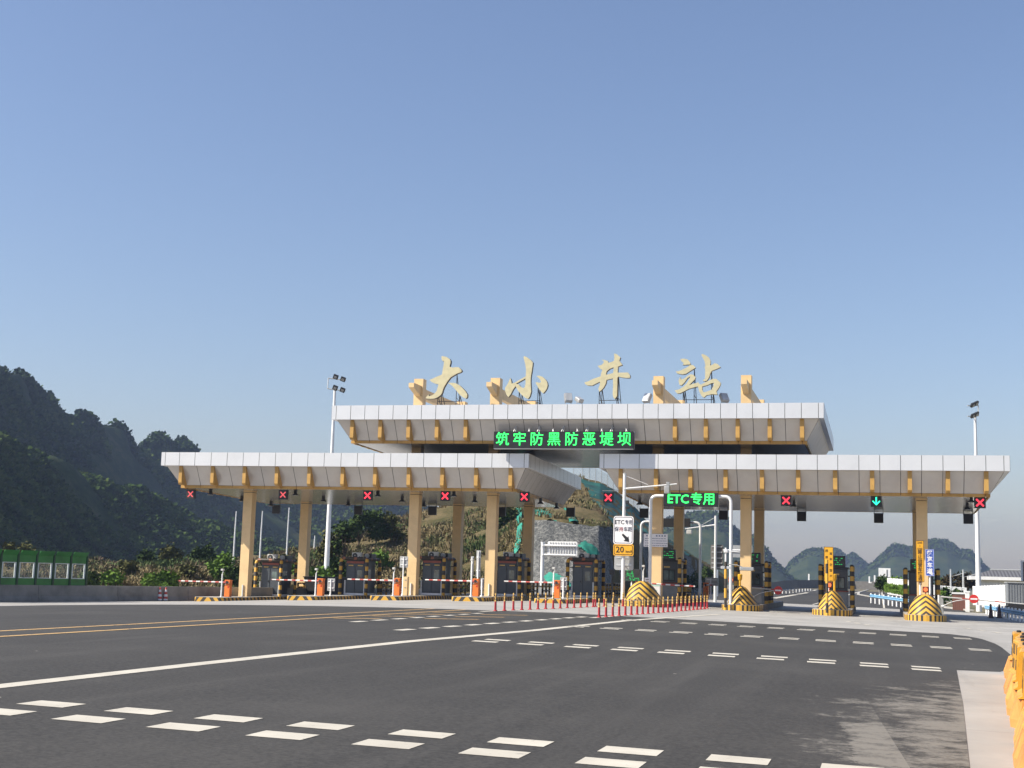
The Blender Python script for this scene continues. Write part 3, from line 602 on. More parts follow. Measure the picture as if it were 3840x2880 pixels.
# columns: front at Y=88, rear at Y=97.9; four portals run on through the upper roof
HW = 0.335
def column(par, L, x, y, z1, cap=True):
    c = MB(); zz = gz(x)+0.2
    a = L(x-HW, y, zz); b_ = L(x+HW, y+0.68, z1)
    c.box(a[0], b_[0], a[1], b_[1], a[2], b_[2]-0.12); o = c.build('column', cream, par)
    d = MB(); d.box(a[0]-0.012, b_[0]+0.012, a[1]-0.012, b_[1]+0.012, b_[2]-0.085, b_[2]+0.05); d.build('capital', cream, o)
    d = MB(); d.box(a[0]+0.02, b_[0]-0.02, a[1]+0.02, b_[1]-0.02, b_[2]-0.13, b_[2]-0.08); d.build('shadow_gap', joint, o)
    if y < 90:                                               # rain pipe on the front foot
        d = MB(); d.tube([(a[0]+0.34, a[1]-0.05, a[2]+0.9), (a[0]+0.34, a[1]-0.05, a[2]+0.12), (a[0]+0.34, a[1]-0.22, a[2]+0.09)], 0.05); d.build('drain_pipe', white, o)
    return o
for k, par, L in ((1, canL, LL), (3, canL, LL), (4, canL, LL), (6, canR, LR), (7, canR, LR), (9, canR, LR)):
    for y in (88.0, 97.9): column(par, L, CX_[k], y, ZS+RS*(y-YF))
for k in (3, 4, 6, 7):
    x = CX_[k]
    for y in (88.0, 97.9):
        p = MB(); a = LU(x-HW, y, ZT-0.2); zt = 15.0 if y < 90 else 14.7
        p.box(a[0], a[0]+2*HW, a[1], a[1]+0.68, a[2], LU(0, 0, zt)[2]); p.build('roof_post', cream, canU)
    p = MB(); oz = LU(0, 0, 0)[2]; oy = LU(0, 0, 0)[1]; ox = LU(0, 0, 0)[0]
    p.box(x-0.2+ox, x+0.2+ox, 88.682+oy, 97.898+oy, 13.67+oz, 14.37+oz); p.build('roof_beam', cream, canU)
    p = MB(); p.prism([(86.5+oy, 14.5+oz), (86.5+oy, 14.2+oz), (87.998+oy, 13.75+oz), (87.998+oy, 14.5+oz)], x-0.19+ox, x+0.19+ox, 'x'); p.build('beam_end', cream, canU)
# ---------------------------------------------------------------- station name
gold = M('gold_letter_paint', (0.66, 0.585, 0.36), 0.38, 0.35, var=0.07, scale=3)
rim = M('letter_rim', (0.055, 0.04, 0.022), 0.5, 0.2)  # shade on the letters' side walls, put into this dark brown
def letter(label, ox, oy, outers, feet, YL=86.0):
    s = 280/2212.0
    P = [[at(ox+x*s, oy+y*s, YL) for x, y in q] for q in outers]
    zb_ = UT-0.06+RS*2; xs_ = [p.x for q in P for p in q]; xm = (min(xs_)+max(xs_))/2
    t = thing('sign_letter', label, 'sign letter', (xm, YL, zb_), 'gold letters of the station name on the upper roof')
    def curve(nm, mat, d0, d1, off=0.0):
        cu = bpy.data.curves.new(nm, 'CURVE'); cu.dimensions = '2D'; cu.fill_mode = 'BOTH'; cu.extrude = (d1-d0)/2; cu.offset = off
        for q in P:
            sp = cu.splines.new('POLY'); sp.points.add(len(q)-1); sp.use_cyclic_u = True
            for i, p in enumerate(q): sp.points[i].co = (p.x-xm, p.z-zb_, 0, 1)
        o = bpy.data.objects.new(nm, cu); C.objects.link(o)
        dg = bpy.context.evaluated_depsgraph_get(); me = bpy.data.meshes.new_from_object(o.evaluated_get(dg)); bpy.data.objects.remove(o); bpy.data.curves.remove(cu)
        me.transform(Matrix.Translation((0, (d0+d1)/2, 0)) @ Matrix.Rotation(R(90), 4, 'X')); me.materials.clear(); me.materials.append(mat)
        o = bpy.data.objects.new(nm, me); C.objects.link(o); o.parent = t; return o
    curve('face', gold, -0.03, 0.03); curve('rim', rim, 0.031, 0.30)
    fr = MB()
    for fx, top in feet:
        p = at(ox+fx*s, oy+top*s, YL+0.34); x = p.x-xm
        for dy, lean in ((0.34, 0.0), (0.95, 0.22)): fr.tube([(x+lean*0.4, dy+lean, 0), (x, 0.36, p.z-zb_)], 0.026, 6)
        fr.tube([(x, 0.36, (p.z-zb_)*0.35), (x+0.06, 0.95, (p.z-zb_)*0.28)], 0.02, 5)
    x0 = min(at(ox+f_[0]*s, oy, YL).x for f_ in feet)-xm; x1 = max(at(ox+f_[0]*s, oy, YL).x for f_ in feet)-xm
    if x1-x0 > 0.3:
        fr.tube([(x0, 0.36, 0.62), (x1, 0.36, 0.62)], 0.022, 5)
    fr.build('support_frame', dark, t); return t
letter('first gold letter from left, shaped like a striding figure', 1520, 1310, [
 [(1075,205),(1120,203),(1220,225),(1310,285),(1342,335),(1338,400),(1312,515),(1400,543),(1500,527),(1580,532),(1650,590),(1672,640),(1640,680),(1540,712),(1440,770),(1340,830),(1280,905),(1225,985),(1160,1090),(1110,1200),(1090,1290),(1040,1360),(960,1420),(870,1455),(740,1468),(602,1452),(640,1390),(700,1335),(692,1385),(780,1370),(860,1320),(930,1230),(965,1120),(985,1035),(870,1012),(785,970),(722,905),(830,862),(960,800),(1060,760),(1090,735),(1112,600),(1140,450),(1148,335),(1105,350),(1075,280)],
 [(1255,1002),(1330,990),(1480,1000),(1600,1060),(1700,1150),(1780,1240),(1835,1330),(1828,1420),(1790,1458),(1720,1428),(1620,1350),(1500,1210),(1400,1090),(1320,1030)]], [(960, 1350), (1080, 1250), (1530, 730), (1620, 1380)])
letter('second gold letter, a tall stroke with a leg each side', 1810, 1310, [
 [(1210,235),(1242,203),(1320,240),(1430,320),(1488,392),(1478,480),(1455,650),(1428,800),(1420,960),(1438,1240),(1400,1390),(1342,1468),(1270,1440),(1150,1340),(1050,1230),(1002,1130),(978,1088),(900,1190),(830,1330),(762,1418),(710,1350),(668,1240),(668,1140),(740,1030),(822,852),(848,930),(862,1018),(960,985),(1120,890),(1278,802),(1288,600),(1262,430)],
 [(1268,862),(1275,1000),(1250,1120),(1205,1150),(1120,1100),(1062,1040),(985,1020)],
 [(1592,792),(1680,782),(1770,812),(1850,880),(1908,960),(1928,1060),(1900,1160),(1850,1240),(1788,1303),(1740,1260),(1650,1140),(1572,990),(1600,972),(1690,995),(1730,970),(1700,890),(1640,830)]], [(1080, 1240), (1160, 1320), (1640, 1130), (1690, 1180)])
letter('third gold letter, crossed strokes like a lattice', 2160, 1310, [
 [(1127,127),(1200,140),(1318,237),(1282,340),(1330,400),(1373,460),(1300,490),(1242,512),(1237,690),(1380,690),(1540,687),(1598,760),(1598,843),(1500,850),(1360,832),(1250,805),(1227,835),(1222,1100),(1215,1380),(1150,1478),(1110,1430),(1087,1330),(1100,1100),(1100,862),(1000,882),(902,905),(888,1000),(820,1130),(740,1220),(690,1253),(662,1170),(708,1050),(712,955),(600,1010),(480,1070),(340,1068),(270,1030),(257,977),(360,952),(520,872),(728,802),(748,700),(785,612),(720,580),(643,492),(760,462),(818,400),(828,362),(765,307),(860,322),(938,342),(962,400),(1050,378),(1128,340),(1140,230)],
 [(1118,532),(1115,620),(1100,703),(960,740),(890,755),(905,655),(1000,575)]], [(690, 1200), (770, 1150), (1210, 1390), (1260, 800)])
letter('fourth and rightmost gold letter, two joined groups of strokes', 2500, 1310, [
 [(402,290),(520,277),(620,300),(688,380),(712,448),(660,453),(540,460),(472,458),(510,410),(440,350)],
 [(267,655),(350,650),(470,600),(600,540),(705,463),(790,472),(858,540),(820,568),(700,638),(560,730),(480,743),(380,728),(310,708)],
 [(403,820),(418,898),(520,868),(640,775),(720,738),(800,758),(856,828),(832,890),(750,980),(660,1065),(780,1020),(890,1000),(922,970),(1000,1048),(1030,1040),(1180,960),(1380,872),(1480,880),(1600,990),(1588,1060),(1530,1160),(1472,1240),(1500,1338),(1340,1330),(1180,1358),(1100,1428),(1040,1388),(970,1260),(930,1100),(800,1130),(650,1170),(500,1250),(400,1300),(310,1308),(237,1220),(360,1190),(500,1110),(590,1020),(660,910),(705,800),(620,850),(520,990),(440,1070),(380,1048),(352,930)],
 [(1050,1102),(1200,1062),(1330,1002),(1398,992),(1390,1080),(1330,1198),(1200,1250),(1092,1278),(1052,1200)],
 [(1027,165),(1060,137),(1150,172),(1250,240),(1298,330),(1298,420),(1288,488),(1360,450),(1430,412),(1520,440),(1598,530),(1480,580),(1330,640),(1290,720),(1258,830),(1190,928),(1130,948),(1068,925),(1140,870),(1142,700),(1140,570),(1117,532),(1150,500),(1122,350)]], [(490, 1240), (540, 1200), (820, 560), (1330, 660), (1385, 1330)])
# roof floodlights under the letters
flb = M('floodlight_body', (0.42, 0.42, 0.41), 0.4, 0.5)
glass = M('lamp_glass', (0.55, 0.56, 0.56), 0.12, 0.2)
def roof_flood(px, py, lab, yaw, tilt, Y=86.6, sc=1.0):
    z = UT-0.06+RS*2.4; p = at(px, py, Y)
    t = thing('roof_floodlight', lab, 'floodlight', (p.x, Y, z), 'floodlights on the upper roof', rz=yaw)
    h = max(0.35, p.z-z)
    b_ = MB(); b_.box(-0.25, 0.25, -0.2, 0.2, 0, 0.07); b_.tube([(-0.2, 0, 0.05), (-0.2, 0, h)], 0.025, 6); b_.tube([(0.2, 0, 0.05), (0.2, 0, h)], 0.025, 6); b_.build('bracket', flb, t)
    q = MB(); q.bev(-0.26*sc, 0.26*sc, -0.14, 0.14, -0.32*sc, 0.32*sc, 0.06); o = q.build('housing', flb, t, loc=(0, 0, h)); o.rotation_euler = (tilt, 0, 0)
    q = MB(); q.box(-0.22*sc, 0.22*sc, -0.152, -0.141, -0.27*sc, 0.27*sc); g_ = q.build('lens', glass, o)
roof_flood(2131, 1492, 'left roof floodlight of the pair between second and third letters', 0.5, R(-25)); roof_flood(2172, 1500, 'right roof floodlight of the pair between second and third letters', 0.9, R(-60), sc=0.8)
roof_flood(2427, 1493, 'roof floodlight touching the third cream roof post', -0.5, R(-30)); roof_flood(2716, 1492, 'roof floodlight under the right end of the fourth letter', 0.6, R(-35))
# ---------------------------------------------------------------- LED boards
ledg = emis('led_green', (0.03, 0.95, 0.13), 1.6); ledg2 = emis('led_teal', (0.02, 0.85, 0.42), 1.7); ledr = emis('led_red', (1.0, 0.04, 0.065), 1.25); ledd = emis('led_dim_green', (0.03, 0.55, 0.12), 0.55); ledo = emis('led_orange', (1.0, 0.22, 0.06), 0.75)
scr = M('led_screen', (0.014, 0.014, 0.016), 0.4, var=0.3, scale=8)
Y0 = 84.25; a = at(1850.7, 1680, Y0); b_ = at(2374, 1616.5, Y0)
t = thing('led_message_board', 'long black display with eight green characters hung under the upper canopy', 'display board', ((a.x+b_.x)/2, Y0, a.z))
W, H = b_.x-a.x, 1.08
q = MB(); q.box(-W/2, W/2, 0, 0.30, 0, H); q.build('screen', scr, t)
q = MB(); q.box(-W/2-0.02, W/2+0.05, 0.302, 0.36, -0.06, H+0.02); q.box(-W/2, W/2, 0.02, 0.30, -0.06, -0.002); q.build('casing', grey, t)
for i, ch in enumerate('筑牢防黑防恶堤坝'):
    text(ch, 0.93, ledg, t, -W/2+0.59+i*1.148, -0.012, H*0.5-0.005, name='character', bold=0.006)
q = MB()
for i in range(5):
    x = -W/2+1.25+i*1.6
    q.tube([(x, 0.25, H), (x+0.13, 0.55, H+0.52)], 0.035, 6); q.tube([(x+0.12, 0.25, H), (x+0.16, 0.5, H+0.34)], 0.025, 6); q.tube([(x+1.0, 0.22, H), (x+1.07, 0.34, H+0.22)], 0.025, 6); q.tube([(x+1.12, 0.22, H), (x+1.0, 0.3, H+0.2)], 0.02, 6)
q.build('hanger', galv, t)
# lane signals
def xmark(mb, s, wd):
    for a_ in (R(45), R(-45)):
        c, d = math.cos(a_), math.sin(a_); mb.prism([(c*u-d*v, d*u+c*v) for u, v in ((-s, -wd), (s, -wd), (s, wd), (-s, wd))], -0.012-0.004*(a_ > 0), 0, 'y')
def signal(px, py, kind, lab, Y=86.25, w_=0.33):
    p = at(px, py, Y); t = thing('lane_signal', lab, 'lane signal', (p.x, Y, p.z), 'lit lane signals along the front of the canopies')
    q = MB(); q.bev(-w_, w_, 0, 0.2, -w_, w_, 0.02)
    q.build('housing', black, t)
    q = MB()
    if kind == 'x': xmark(q, 0.30, 0.048); q.build('cross', ledr, t)
    elif kind == 'p': xmark(q, 0.27, 0.04); q.build('cross', ledrd, t)
    else:
        q.prism([(-0.04, 0.26), (0.04, 0.26), (0.04, -0.16), (-0.04, -0.16)], -0.012, 0); q.prism([(-0.24, 0.0), (-0.19, 0.05), (0, -0.15), (0.19, 0.05), (0.24, 0.0), (0, -0.25)], -0.016, 0); q.build('arrow', ledg2, t)
    q = MB(); zt = ZS-0.02-p.z
    for x in (-w_+0.04, w_-0.04): q.tube([(x, 0.1, w_), (x, 0.1, max(w_+0.05, zt+0.02))], 0.018, 6)
    q.build('bracket', black, t); return t
ledrd = emis('led_washed_red', (0.95, 0.13, 0.14), 0.6)
for px, py, k, lab in ((714, 1853, 'p', 'pale red cross signal at the far left end of the left canopy'), (1061, 1855, 'p', 'pale red cross signal between the first column and its rear column'), (1378, 1858, 'x', 'red cross signal midway between the first and third ribs of columns, over the second booth'),
  (1669, 1860, 'x', 'red cross signal just right of the second front column'), (1966, 1863, 'x', 'red cross signal hanging at the right end of the left canopy'), (2948, 1877, 'x', 'red cross signal between the middle column and the green arrow'), (3286, 1880, 'g', 'green down arrow signal over the open lane'), (3675, 1885, 'x', 'red cross signal at the right end of the right canopy')):
    signal(px, py, k, lab)
s6 = signal(2281, 1866, 'x', 'red cross signal in the gap between canopies, before the green netted slope')
q = MB(); q.tube([(-0.4, 0.1, 0.46), (1.6, 0.1, 0.44), (2.4, 0.5, 0.40)], 0.025, 6); q.build('arm', galv, s6)
# backs of the rear signals and soffit floodlights
def back_box(px, py, lab, Y=98.6):
    p = at(px, py, Y); t = thing('hanging_signal_box', lab, 'signal box', (p.x, Y, p.z), 'black signal boxes hung at the rear edge of the canopies')
    q = MB(); q.bev(-0.32, 0.32, -0.1, 0.12, -0.32, 0.32, 0.02); q.build('housing', black, t)
    zt = ZS+RS*(Y-YF)+0.02-p.z
    q = MB(); q.box(-0.34, 0.34, -0.13, 0.14, 0.322, 0.365)
    for x in (-0.3, 0.3): q.tube([(x, 0, 0.36), (x, 0, max(0.5, zt))], 0.022, 6)
    q.build('bracket', dark, t)
for px, py, lab in ((1036, 1911, 'black box hung at the roof edge above the first booth'), (1344, 1914, 'black box hung at the roof edge above the second booth'), (1621.5, 1916, 'black box hung right of the second front column'), (1881, 1920, 'black box hung right of the third front column'), (2139.5, 1922, 'black box under the far right corner of the left canopy'),
   (2415, 1925.5, 'black box left of the fourth front column, against the green net'), (2713, 1932.6, 'black box right of the green lane name display'), (3006, 1937.5, 'black box in open sky between the fifth column and green arrow'), (3295, 1944, 'black box directly under the green arrow signal'), (3631, 1947, 'black box in open sky at the right end of the canopy')):
    back_box(px, py, lab)
def soffit_lamp(px, py, lab):
    best = None
    for Y in [86.6+0.2*i for i in range(66)]:
        p = at(px, py, Y); d = abs(p.z-(ZS+RS*(Y-YF)-0.22))
        if best is None or d < best[0]: best = (d, p)
    p = best[1]; t = thing('canopy_floodlight', lab, 'floodlight', (p.x, p.y, p.z), 'small floodlights under the canopy ceilings')
    q = MB(); q.lathe([(0.10, 0.02), (0.17, -0.06), (0.23, -0.12), (0.23, -0.15)], n=10); q.build('reflector', dark, t, smooth=True)
    q = MB(); q.lathe([(0.21, -0.165), (0.21, -0.151)], n=10); q.build('lens', glass, t)
    q = MB(); q.box(-0.09, 0.09, -0.08, 0.08, 0.021, 0.27); q.build('gear_box', black, t)
for px, py, lab in ((790, 1848, 'small lamp under the left canopy right of the first cross signal'), (907, 1872, 'small lamp partly behind the first column'), (1016, 1890, 'small lamp left of the first hanging black box'), (1108, 1850, 'small lamp right of the second cross signal'), (1213, 1873, 'small lamp beside the left mast reflection'), (1306, 1889, 'small lamp left of the second hanging black box'), (1417, 1854, 'small lamp right of the third cross signal'), (1508, 1874, 'small lamp left of the second front column'),
   (1589, 1892, 'small lamp left of the third hanging black box'), (1702, 1854, 'small lamp right of the fourth cross signal'), (1780, 1876, 'small lamp left of the third front column'), (2027, 1882, 'small lamp right of the fifth cross signal'), (2087, 1900, 'small lamp at the left canopy rear corner'), (2399, 1884, 'small lamp left of the fourth front column'), (2977, 1892, 'small lamp under the right canopy beside the red cross'), (3642, 1875, 'small lamp left of the last red cross'), (3627, 1902, 'small lamp just above the last hanging black box')):
    soffit_lamp(px, py, lab)
# ---------------------------------------------------------------- islands
kerbm = stripe('kerb_stripes', (0, 1.0, 1.0, 0.75), 0.56, 0.5)
plinm = stripe('plinth_stripes', (0, 1.0, 0.9, 0.0), 0.34, 0.55)
chevm = stripe('chevron_stripes', (0, 0.82, 0.16, 1.0), 0.335, 0.55, 0.05)
chevs = stripe('ridge_chevron_stripes', (0, 1.05, 0.10, 1.0), 0.30, 0.55, 0.1)
postm = stripe('post_stripes', (0, 0, 0, 1.0), 0.62, 0.5, 0.12)
beamm = stripe('beam_stripes', (1.0, 0, 1.0, 0), 0.9, 0.25, 0.0, (0.28, 0.10, 0.05))
boomm = stripe('boom_stripes', (1.0, 0, 0, 0), 0.58, 0.52, 0.0, (0.78, 0.76, 0.74), (0.50, 0.05, 0.04))
isl_top = M('island_concrete', (0.33, 0.31, 0.28), 0.85, var=0.12, scale=1.5)
kerbd = M('kerb_concrete', (0.20, 0.165, 0.13), 0.85, var=0.25, scale=2)
KH = 0.28
LABI = {1: 'striped toll island under the first column at far left', 2: 'striped toll island between the first and second front columns', 3: 'striped toll island under the second front column', 4: 'striped toll island under the third front column', 5: 'striped toll island right of the third column, without a column',
        6: 'toll island with a rounded striped mound behind the red posts', 7: 'toll island whose ridged mound has a tall camera pole in front', 8: 'toll island with the yellow vertical sign and no column', 9: 'rightmost toll island with the blue vertical sign'}
def outline(w, y0, y1, nose):
    L_ = [(w, y1)]
    for i in range(9):
        a = R(90*i/8); L_.append((w*math.cos(a) if nose else w-0.35+0.35*math.cos(a), y0+(nose or 0.35)*(1-math.sin(a))))
    L_ += [(-x, y) for x, y in reversed(L_)]
    return L_
def island(i, y0, y1, w):
    x = CX_[i]; t = thing('toll_island', LABI[i], 'traffic island', (x, y0, gz(x)), 'toll islands'); nose = 1.1 if i >= 6 else 0.0
    o = outline(w, 0, y1-y0, nose); n_ = len(o); split = 3.4 if i >= 6 else 40
    a, b_ = MB(), MB(); h = 0.36 if i >= 6 else KH; base = [(p[0], p[1]) for p in o]
    pts = []
    for p, q in zip(o, o[1:]+o[:1]):                          # cut the long sides so that the stripes end behind the mound
        pts.append(p)
        if (p[1]-split)*(q[1]-split) < 0: pts.append((p[0], split))
    for p, q in zip(pts, pts[1:]+pts[:1]):
        (a if max(p[1], q[1]) <= split+0.01 else b_).add([(p[0], p[1], -0.2), (q[0], q[1], -0.2), (q[0], q[1], h-0.02), (p[0], p[1], h-0.02)], [(0, 1, 2, 3)])
    a.build('striped_kerb', plinm if i >= 6 else kerbm, t)
    if b_.f: b_.build('kerb', kerbd, t)
    c = MB(); c.prism([(x_, y_) for x_, y_ in o], h-0.019, h, 'z'); c.build('paving', isl_top, t)
    if i >= 6:
        ridge = i in (7, 8); prof = [(0.10, 0.42, 0.30), (0.25, 0.74, 0.52), (0.5, 1.10, 0.70), (0.8, 1.38, 0.82), (1.15, 1.52, 0.88), (1.6, 1.53, 0.90), (2.2, 1.42, 0.92), (2.8, 1.18, 0.93), (3.4, 0.90, 0.94), (4.0, 0.66, 0.94), (4.7, 0.48, 0.92), (5.2, 0.40, 0.88)]
        mb = MB(); K = 17; pw = 1.65 if ridge else 2.6
        for y, hh, ww in prof:
            for k in range(K):
                u = -1+2*k/(K-1); z = h-0.01+(hh-h)*max(0, 1-abs(u)**pw)**(0.74 if ridge else 0.72); mb.v.append((u*ww*w*(0.82 if ridge else 0.92), y, z))
        for j in range(len(prof)-1):
            for k in range(K-1): mb.f.append((j*K+k, j*K+k+1, (j+1)*K+k+1, (j+1)*K+k)); mb.m.append(0)
        mb.f.append(tuple(range(K-1, -1, -1))); mb.m.append(0)
        mb.build('crash_mound', chevs if ridge else chevm, t, smooth=True)
    return t
Y_I = {1: 82.9, 2: 83.0, 3: 83.0, 4: 83.0, 5: 83.0, 6: 81.2, 7: 84.0, 8: 83.6, 9: 82.0}
for i in range(1, 10): island(i, Y_I[i], 106.0 if i != 8 else 99.0, 1.1 if i < 6 else 1.16)
def top(i): return gz(CX_[i])+(0.36 if i >= 6 else KH)
# ---------------------------------------------------------------- booths
bodym = M('booth_grey_steel', (0.060, 0.066, 0.072), 0.42, 0.2, var=0.10, scale=1.5)
doorm = M('booth_door_steel', (0.075, 0.085, 0.095), 0.4, 0.2, var=0.08)
redstrip = M('faded_red_sign', (0.30, 0.085, 0.055), 0.6, var=0.15)
lab_y = M('label_yellow', (0.60, 0.40, 0.12), 0.6)
pane = M('window_glass', (0.10, 0.14, 0.14), 0.06, 0.0, var=0.5, scale=1.3, spec=1.0)
acw = M('ac_white', (0.55, 0.54, 0.51), 0.5, var=0.08)
def booth_left(i, y):
    x = CX_[i]+0.05; t = thing('toll_booth', {1: 'grey toll booth nearest the left edge, sunlit on its door', 2: 'grey toll booth in the open between the first two front columns', 3: 'grey toll booth tucked behind the second front column', 4: 'grey toll booth tucked behind the third front column', 5: 'grey toll booth before the grey rock facing, left of the rounded mound'}[i], 'toll booth', (x, y, top(i)), 'left toll booths')
    q = MB(); q.box(-0.80, 0.80, 0.15, 2.5, 0.0, 0.14); q.box(-0.80, -0.70, 0.17, 0.24, 0.141, 1.05); q.box(0.70, 0.80, 0.17, 0.24, 0.141, 1.05); q.build('plinth', white, t)
    q = MB(); q.bev(-0.72, 0.72, 0.26, 2.36, 0.14, 2.46, 0.02); q.build('body', bodym, t)
    q = MB(); q.bev(-0.82, 0.82, 0.12, 2.48, 2.462, 2.60, 0.02); q.build('roof', dark, t)
    q = MB(); q.box(-0.66, 0.66, 0.19, 0.258, 2.26, 2.42); q.build('name_strip', redstrip, t)
    q = MB(); q.bev(-0.67, -0.03, 0.225, 0.262, 0.20, 2.02, 0.008); d = q.build('door', doorm, t)
    q = MB(); q.bev(-0.17, -0.11, 0.18, 0.226, 1.02, 1.14, 0.01); q.build('handle', black, d)
    q = MB(); q.bev(0.03, 0.67, 0.225, 0.262, 0.20, 2.02, 0.008); d = q.build('side_panel', doorm, t)
    q = MB(); q.box(0.16, 0.54, 0.210, 0.226, 1.15, 1.78); q.build('window', pane, d)
    for xx in (-0.36, 0.36):
        q = MB(); q.box(xx-0.19, xx+0.19, 0.236, 0.26, 2.07, 2.15); q.build('label_plate', lab_y, t)
    q = MB(); q.box(0.721, 0.735, 0.75, 1.55, 1.02, 1.85); q.build('window', pane, t)
    q = MB(); q.bev(-0.36, 0.36, 0.35, 0.66, 2.602, 3.05, 0.02); ac = q.build('air_conditioner', acw, t)
    q = MB(); q.cyl((-0.12, 0.335, 2.83), (-0.12, 0.352, 2.83), 0.19, n=18); q.cyl((0.23, 0.337, 2.75), (0.23, 0.351, 2.75), 0.035, n=8); q.build('fan_grille', dark, ac)
    q = MB(); q.cyl((-0.12, 0.322, 2.83), (-0.12, 0.337, 2.83), 0.045, n=10); q.build('fan_hub', acw, ac)
    q = MB(); q.tube([(0.52, 1.0, 2.82), (0.52, 1.15, 2.82)], 0.17, 14); q.build('duct_ring', acw, t)
    q = MB(); q.bev(0.18, 0.80, 1.3, 2.3, 2.602, 2.98, 0.03); q.build('roof_box', dark, t)
    return t
for i in range(1, 6): booth_left(i, 92.0)
greyb = M('booth_base_grey', (0.27, 0.275, 0.27), 0.6, var=0.10, scale=2)
def booth_right(i, y):
    x = CX_[i]+0.02; t = thing('toll_booth', {6: 'toll booth behind the fourth front column, beside the red and white barrier', 7: 'toll booth with green display half hidden by the fifth column', 8: 'toll booth behind the yellow vertical sign, standing in the open', 9: 'rightmost toll booth, mostly hidden by the last column and its signs'}[i], 'toll booth', (x, y, top(i)), 'right toll booths')
    q = MB(); q.bev(-0.74, 0.74, 0.2, 2.4, 0.0, 1.02, 0.02); q.build('base', greyb, t)
    q = MB(); q.bev(-0.80, 0.80, 0.12, 2.46, 1.022, 1.09, 0.012); q.build('sill', redstrip, t)
    q = MB(); q.bev(-0.74, 0.74, 0.22, 2.38, 1.092, 2.50, 0.03); q.build('cabin', bodym, t)
    q = MB(); q.bev(-0.82, 0.82, 0.12, 2.46, 2.502, 2.62, 0.03); q.build('roof', dark, t)
    q = MB(); q.box(-0.26, 0.58, 0.20, 0.222, 1.22, 1.98); f_ = q.build('window', black, t)
    q = MB(); q.box(-0.20, 0.14, 0.188, 0.2, 1.28, 1.92); q.box(0.2, 0.52, 0.188, 0.2, 1.28, 1.92); q.build('pane', pane, f_)
    q = MB(); q.box(0.741, 0.75, 0.6, 1.8, 1.25, 2.0); q.build('window', pane, t)
    q = MB(); q.box(-0.18, 0.22, 0.205, 0.225, 2.10, 2.20); q.build('label_plate', lab_y, t)
    q = MB(); q.bev(-0.68, 0.62, 0.02, 0.30, 2.622, 3.34, 0.05); fd = q.build('fee_display', dark, t)
    q = MB()
    for r_ in range(4):
        xx = -0.56
        while xx < 0.44:
            l_ = rnd.uniform(0.05, 0.13)
            if rnd.random() < 0.62: q.box(xx, xx+l_, 0.008, 0.019, 3.16-r_*0.13, 3.16-r_*0.13+0.05)
            xx += l_+0.04
    q.build('lit_rows', ledd, fd); return t
for i, y in ((6, 92.2), (7, 91.8), (8, 91.5), (9, 91.5)): booth_right(i, y)
OW = {1: 'first booth from left', 2: 'second booth from left', 3: 'third booth, behind the second front column', 4: 'fourth booth, behind the third front column', 5: 'fifth booth, before the rock facing', 6: 'booth behind the fourth front column', 7: 'booth behind the fifth front column', 8: 'booth behind the yellow sign', 9: 'rightmost booth'}
def guard(i, y):
    t = thing('pipe_guard', 'black and yellow striped pipe frame around the '+OW[i], 'pipe guard', (CX_[i]+0.05, y, top(i)), 'striped pipe frames around the toll booths')
    r = 0.125; H = 2.62
    for xx in (-1.0, 1.0):
        for yy in (0.0, 2.6):
            q = MB()
            if i < 6: q.tube([(xx, yy, 0), (xx, yy, H-0.22), (xx-0.03*xx, yy+(0.08 if yy < 1 else -0.08), H-0.08)], r, 10)
            else: q.lathe([(r, 0), (r, H+0.05), (r*0.9, H+0.12), (r*0.5, H+0.17)], (xx, yy, 0), 12)
            q.build('post', postm, t, smooth=True)
    q = MB()
    if i < 6:
        q.tube([(-0.97, 0.08, H-0.09), (-0.85, 0.1, H), (0.85, 0.1, H), (0.97, 0.08, H-0.09)], r*0.9, 8)
    for xx in (-0.97, 0.97): q.tube([(xx, 0.06, H-0.09), (xx, 0.25, H-0.02), (xx, 2.35, H-0.02), (xx, 2.54, H-0.09)], r*0.8, 8)
    q.build('top_rail', beamm, t, smooth=True)
    for xx in (-1.0, 1.0):
        for ya, yb in ((0, 0.4), (2.6, 2.3)): q = MB(); q.tube([(xx, ya, 2.05), (xx*0.7, yb, 2.05)], 0.03, 6); q.build('tie_bar', black, t)
for i in range(1, 10): guard(i, 91.9 if i < 6 else 91.4)
railm = stripe('rail_stripes', (0, 0, 1.0, 1.0), 0.5, 0.42, 0.1)
def low_rail(i, y, side, lab):
    t = thing('guard_rail', lab, 'guard rail', (CX_[i]+side*0.98, y, top(i)), 'low striped rails on the toll islands')
    for yy in (0, 1.1, 2.2):
        q = MB(); q.tube([(0, yy, 0), (0, yy, 1.0)], 0.08, 8); q.build('post', postm, t, smooth=True)
    q = MB()
    for z in (0.35, 0.68, 0.97): q.tube([(0, -0.05, z), (0, 2.25, z)], 0.06, 8)
    q.build('rail', railm, t, smooth=True)
for i in range(1, 8):
    low_rail(i, 95.2, 1, 'near low striped rail beside the '+OW[i])
    if i < 6: low_rail(i, 99.0, 1, 'farther low striped rail beyond the '+OW[i])
low_rail(9, 95.0, -1, 'low striped pipe rail left of the rightmost booth')
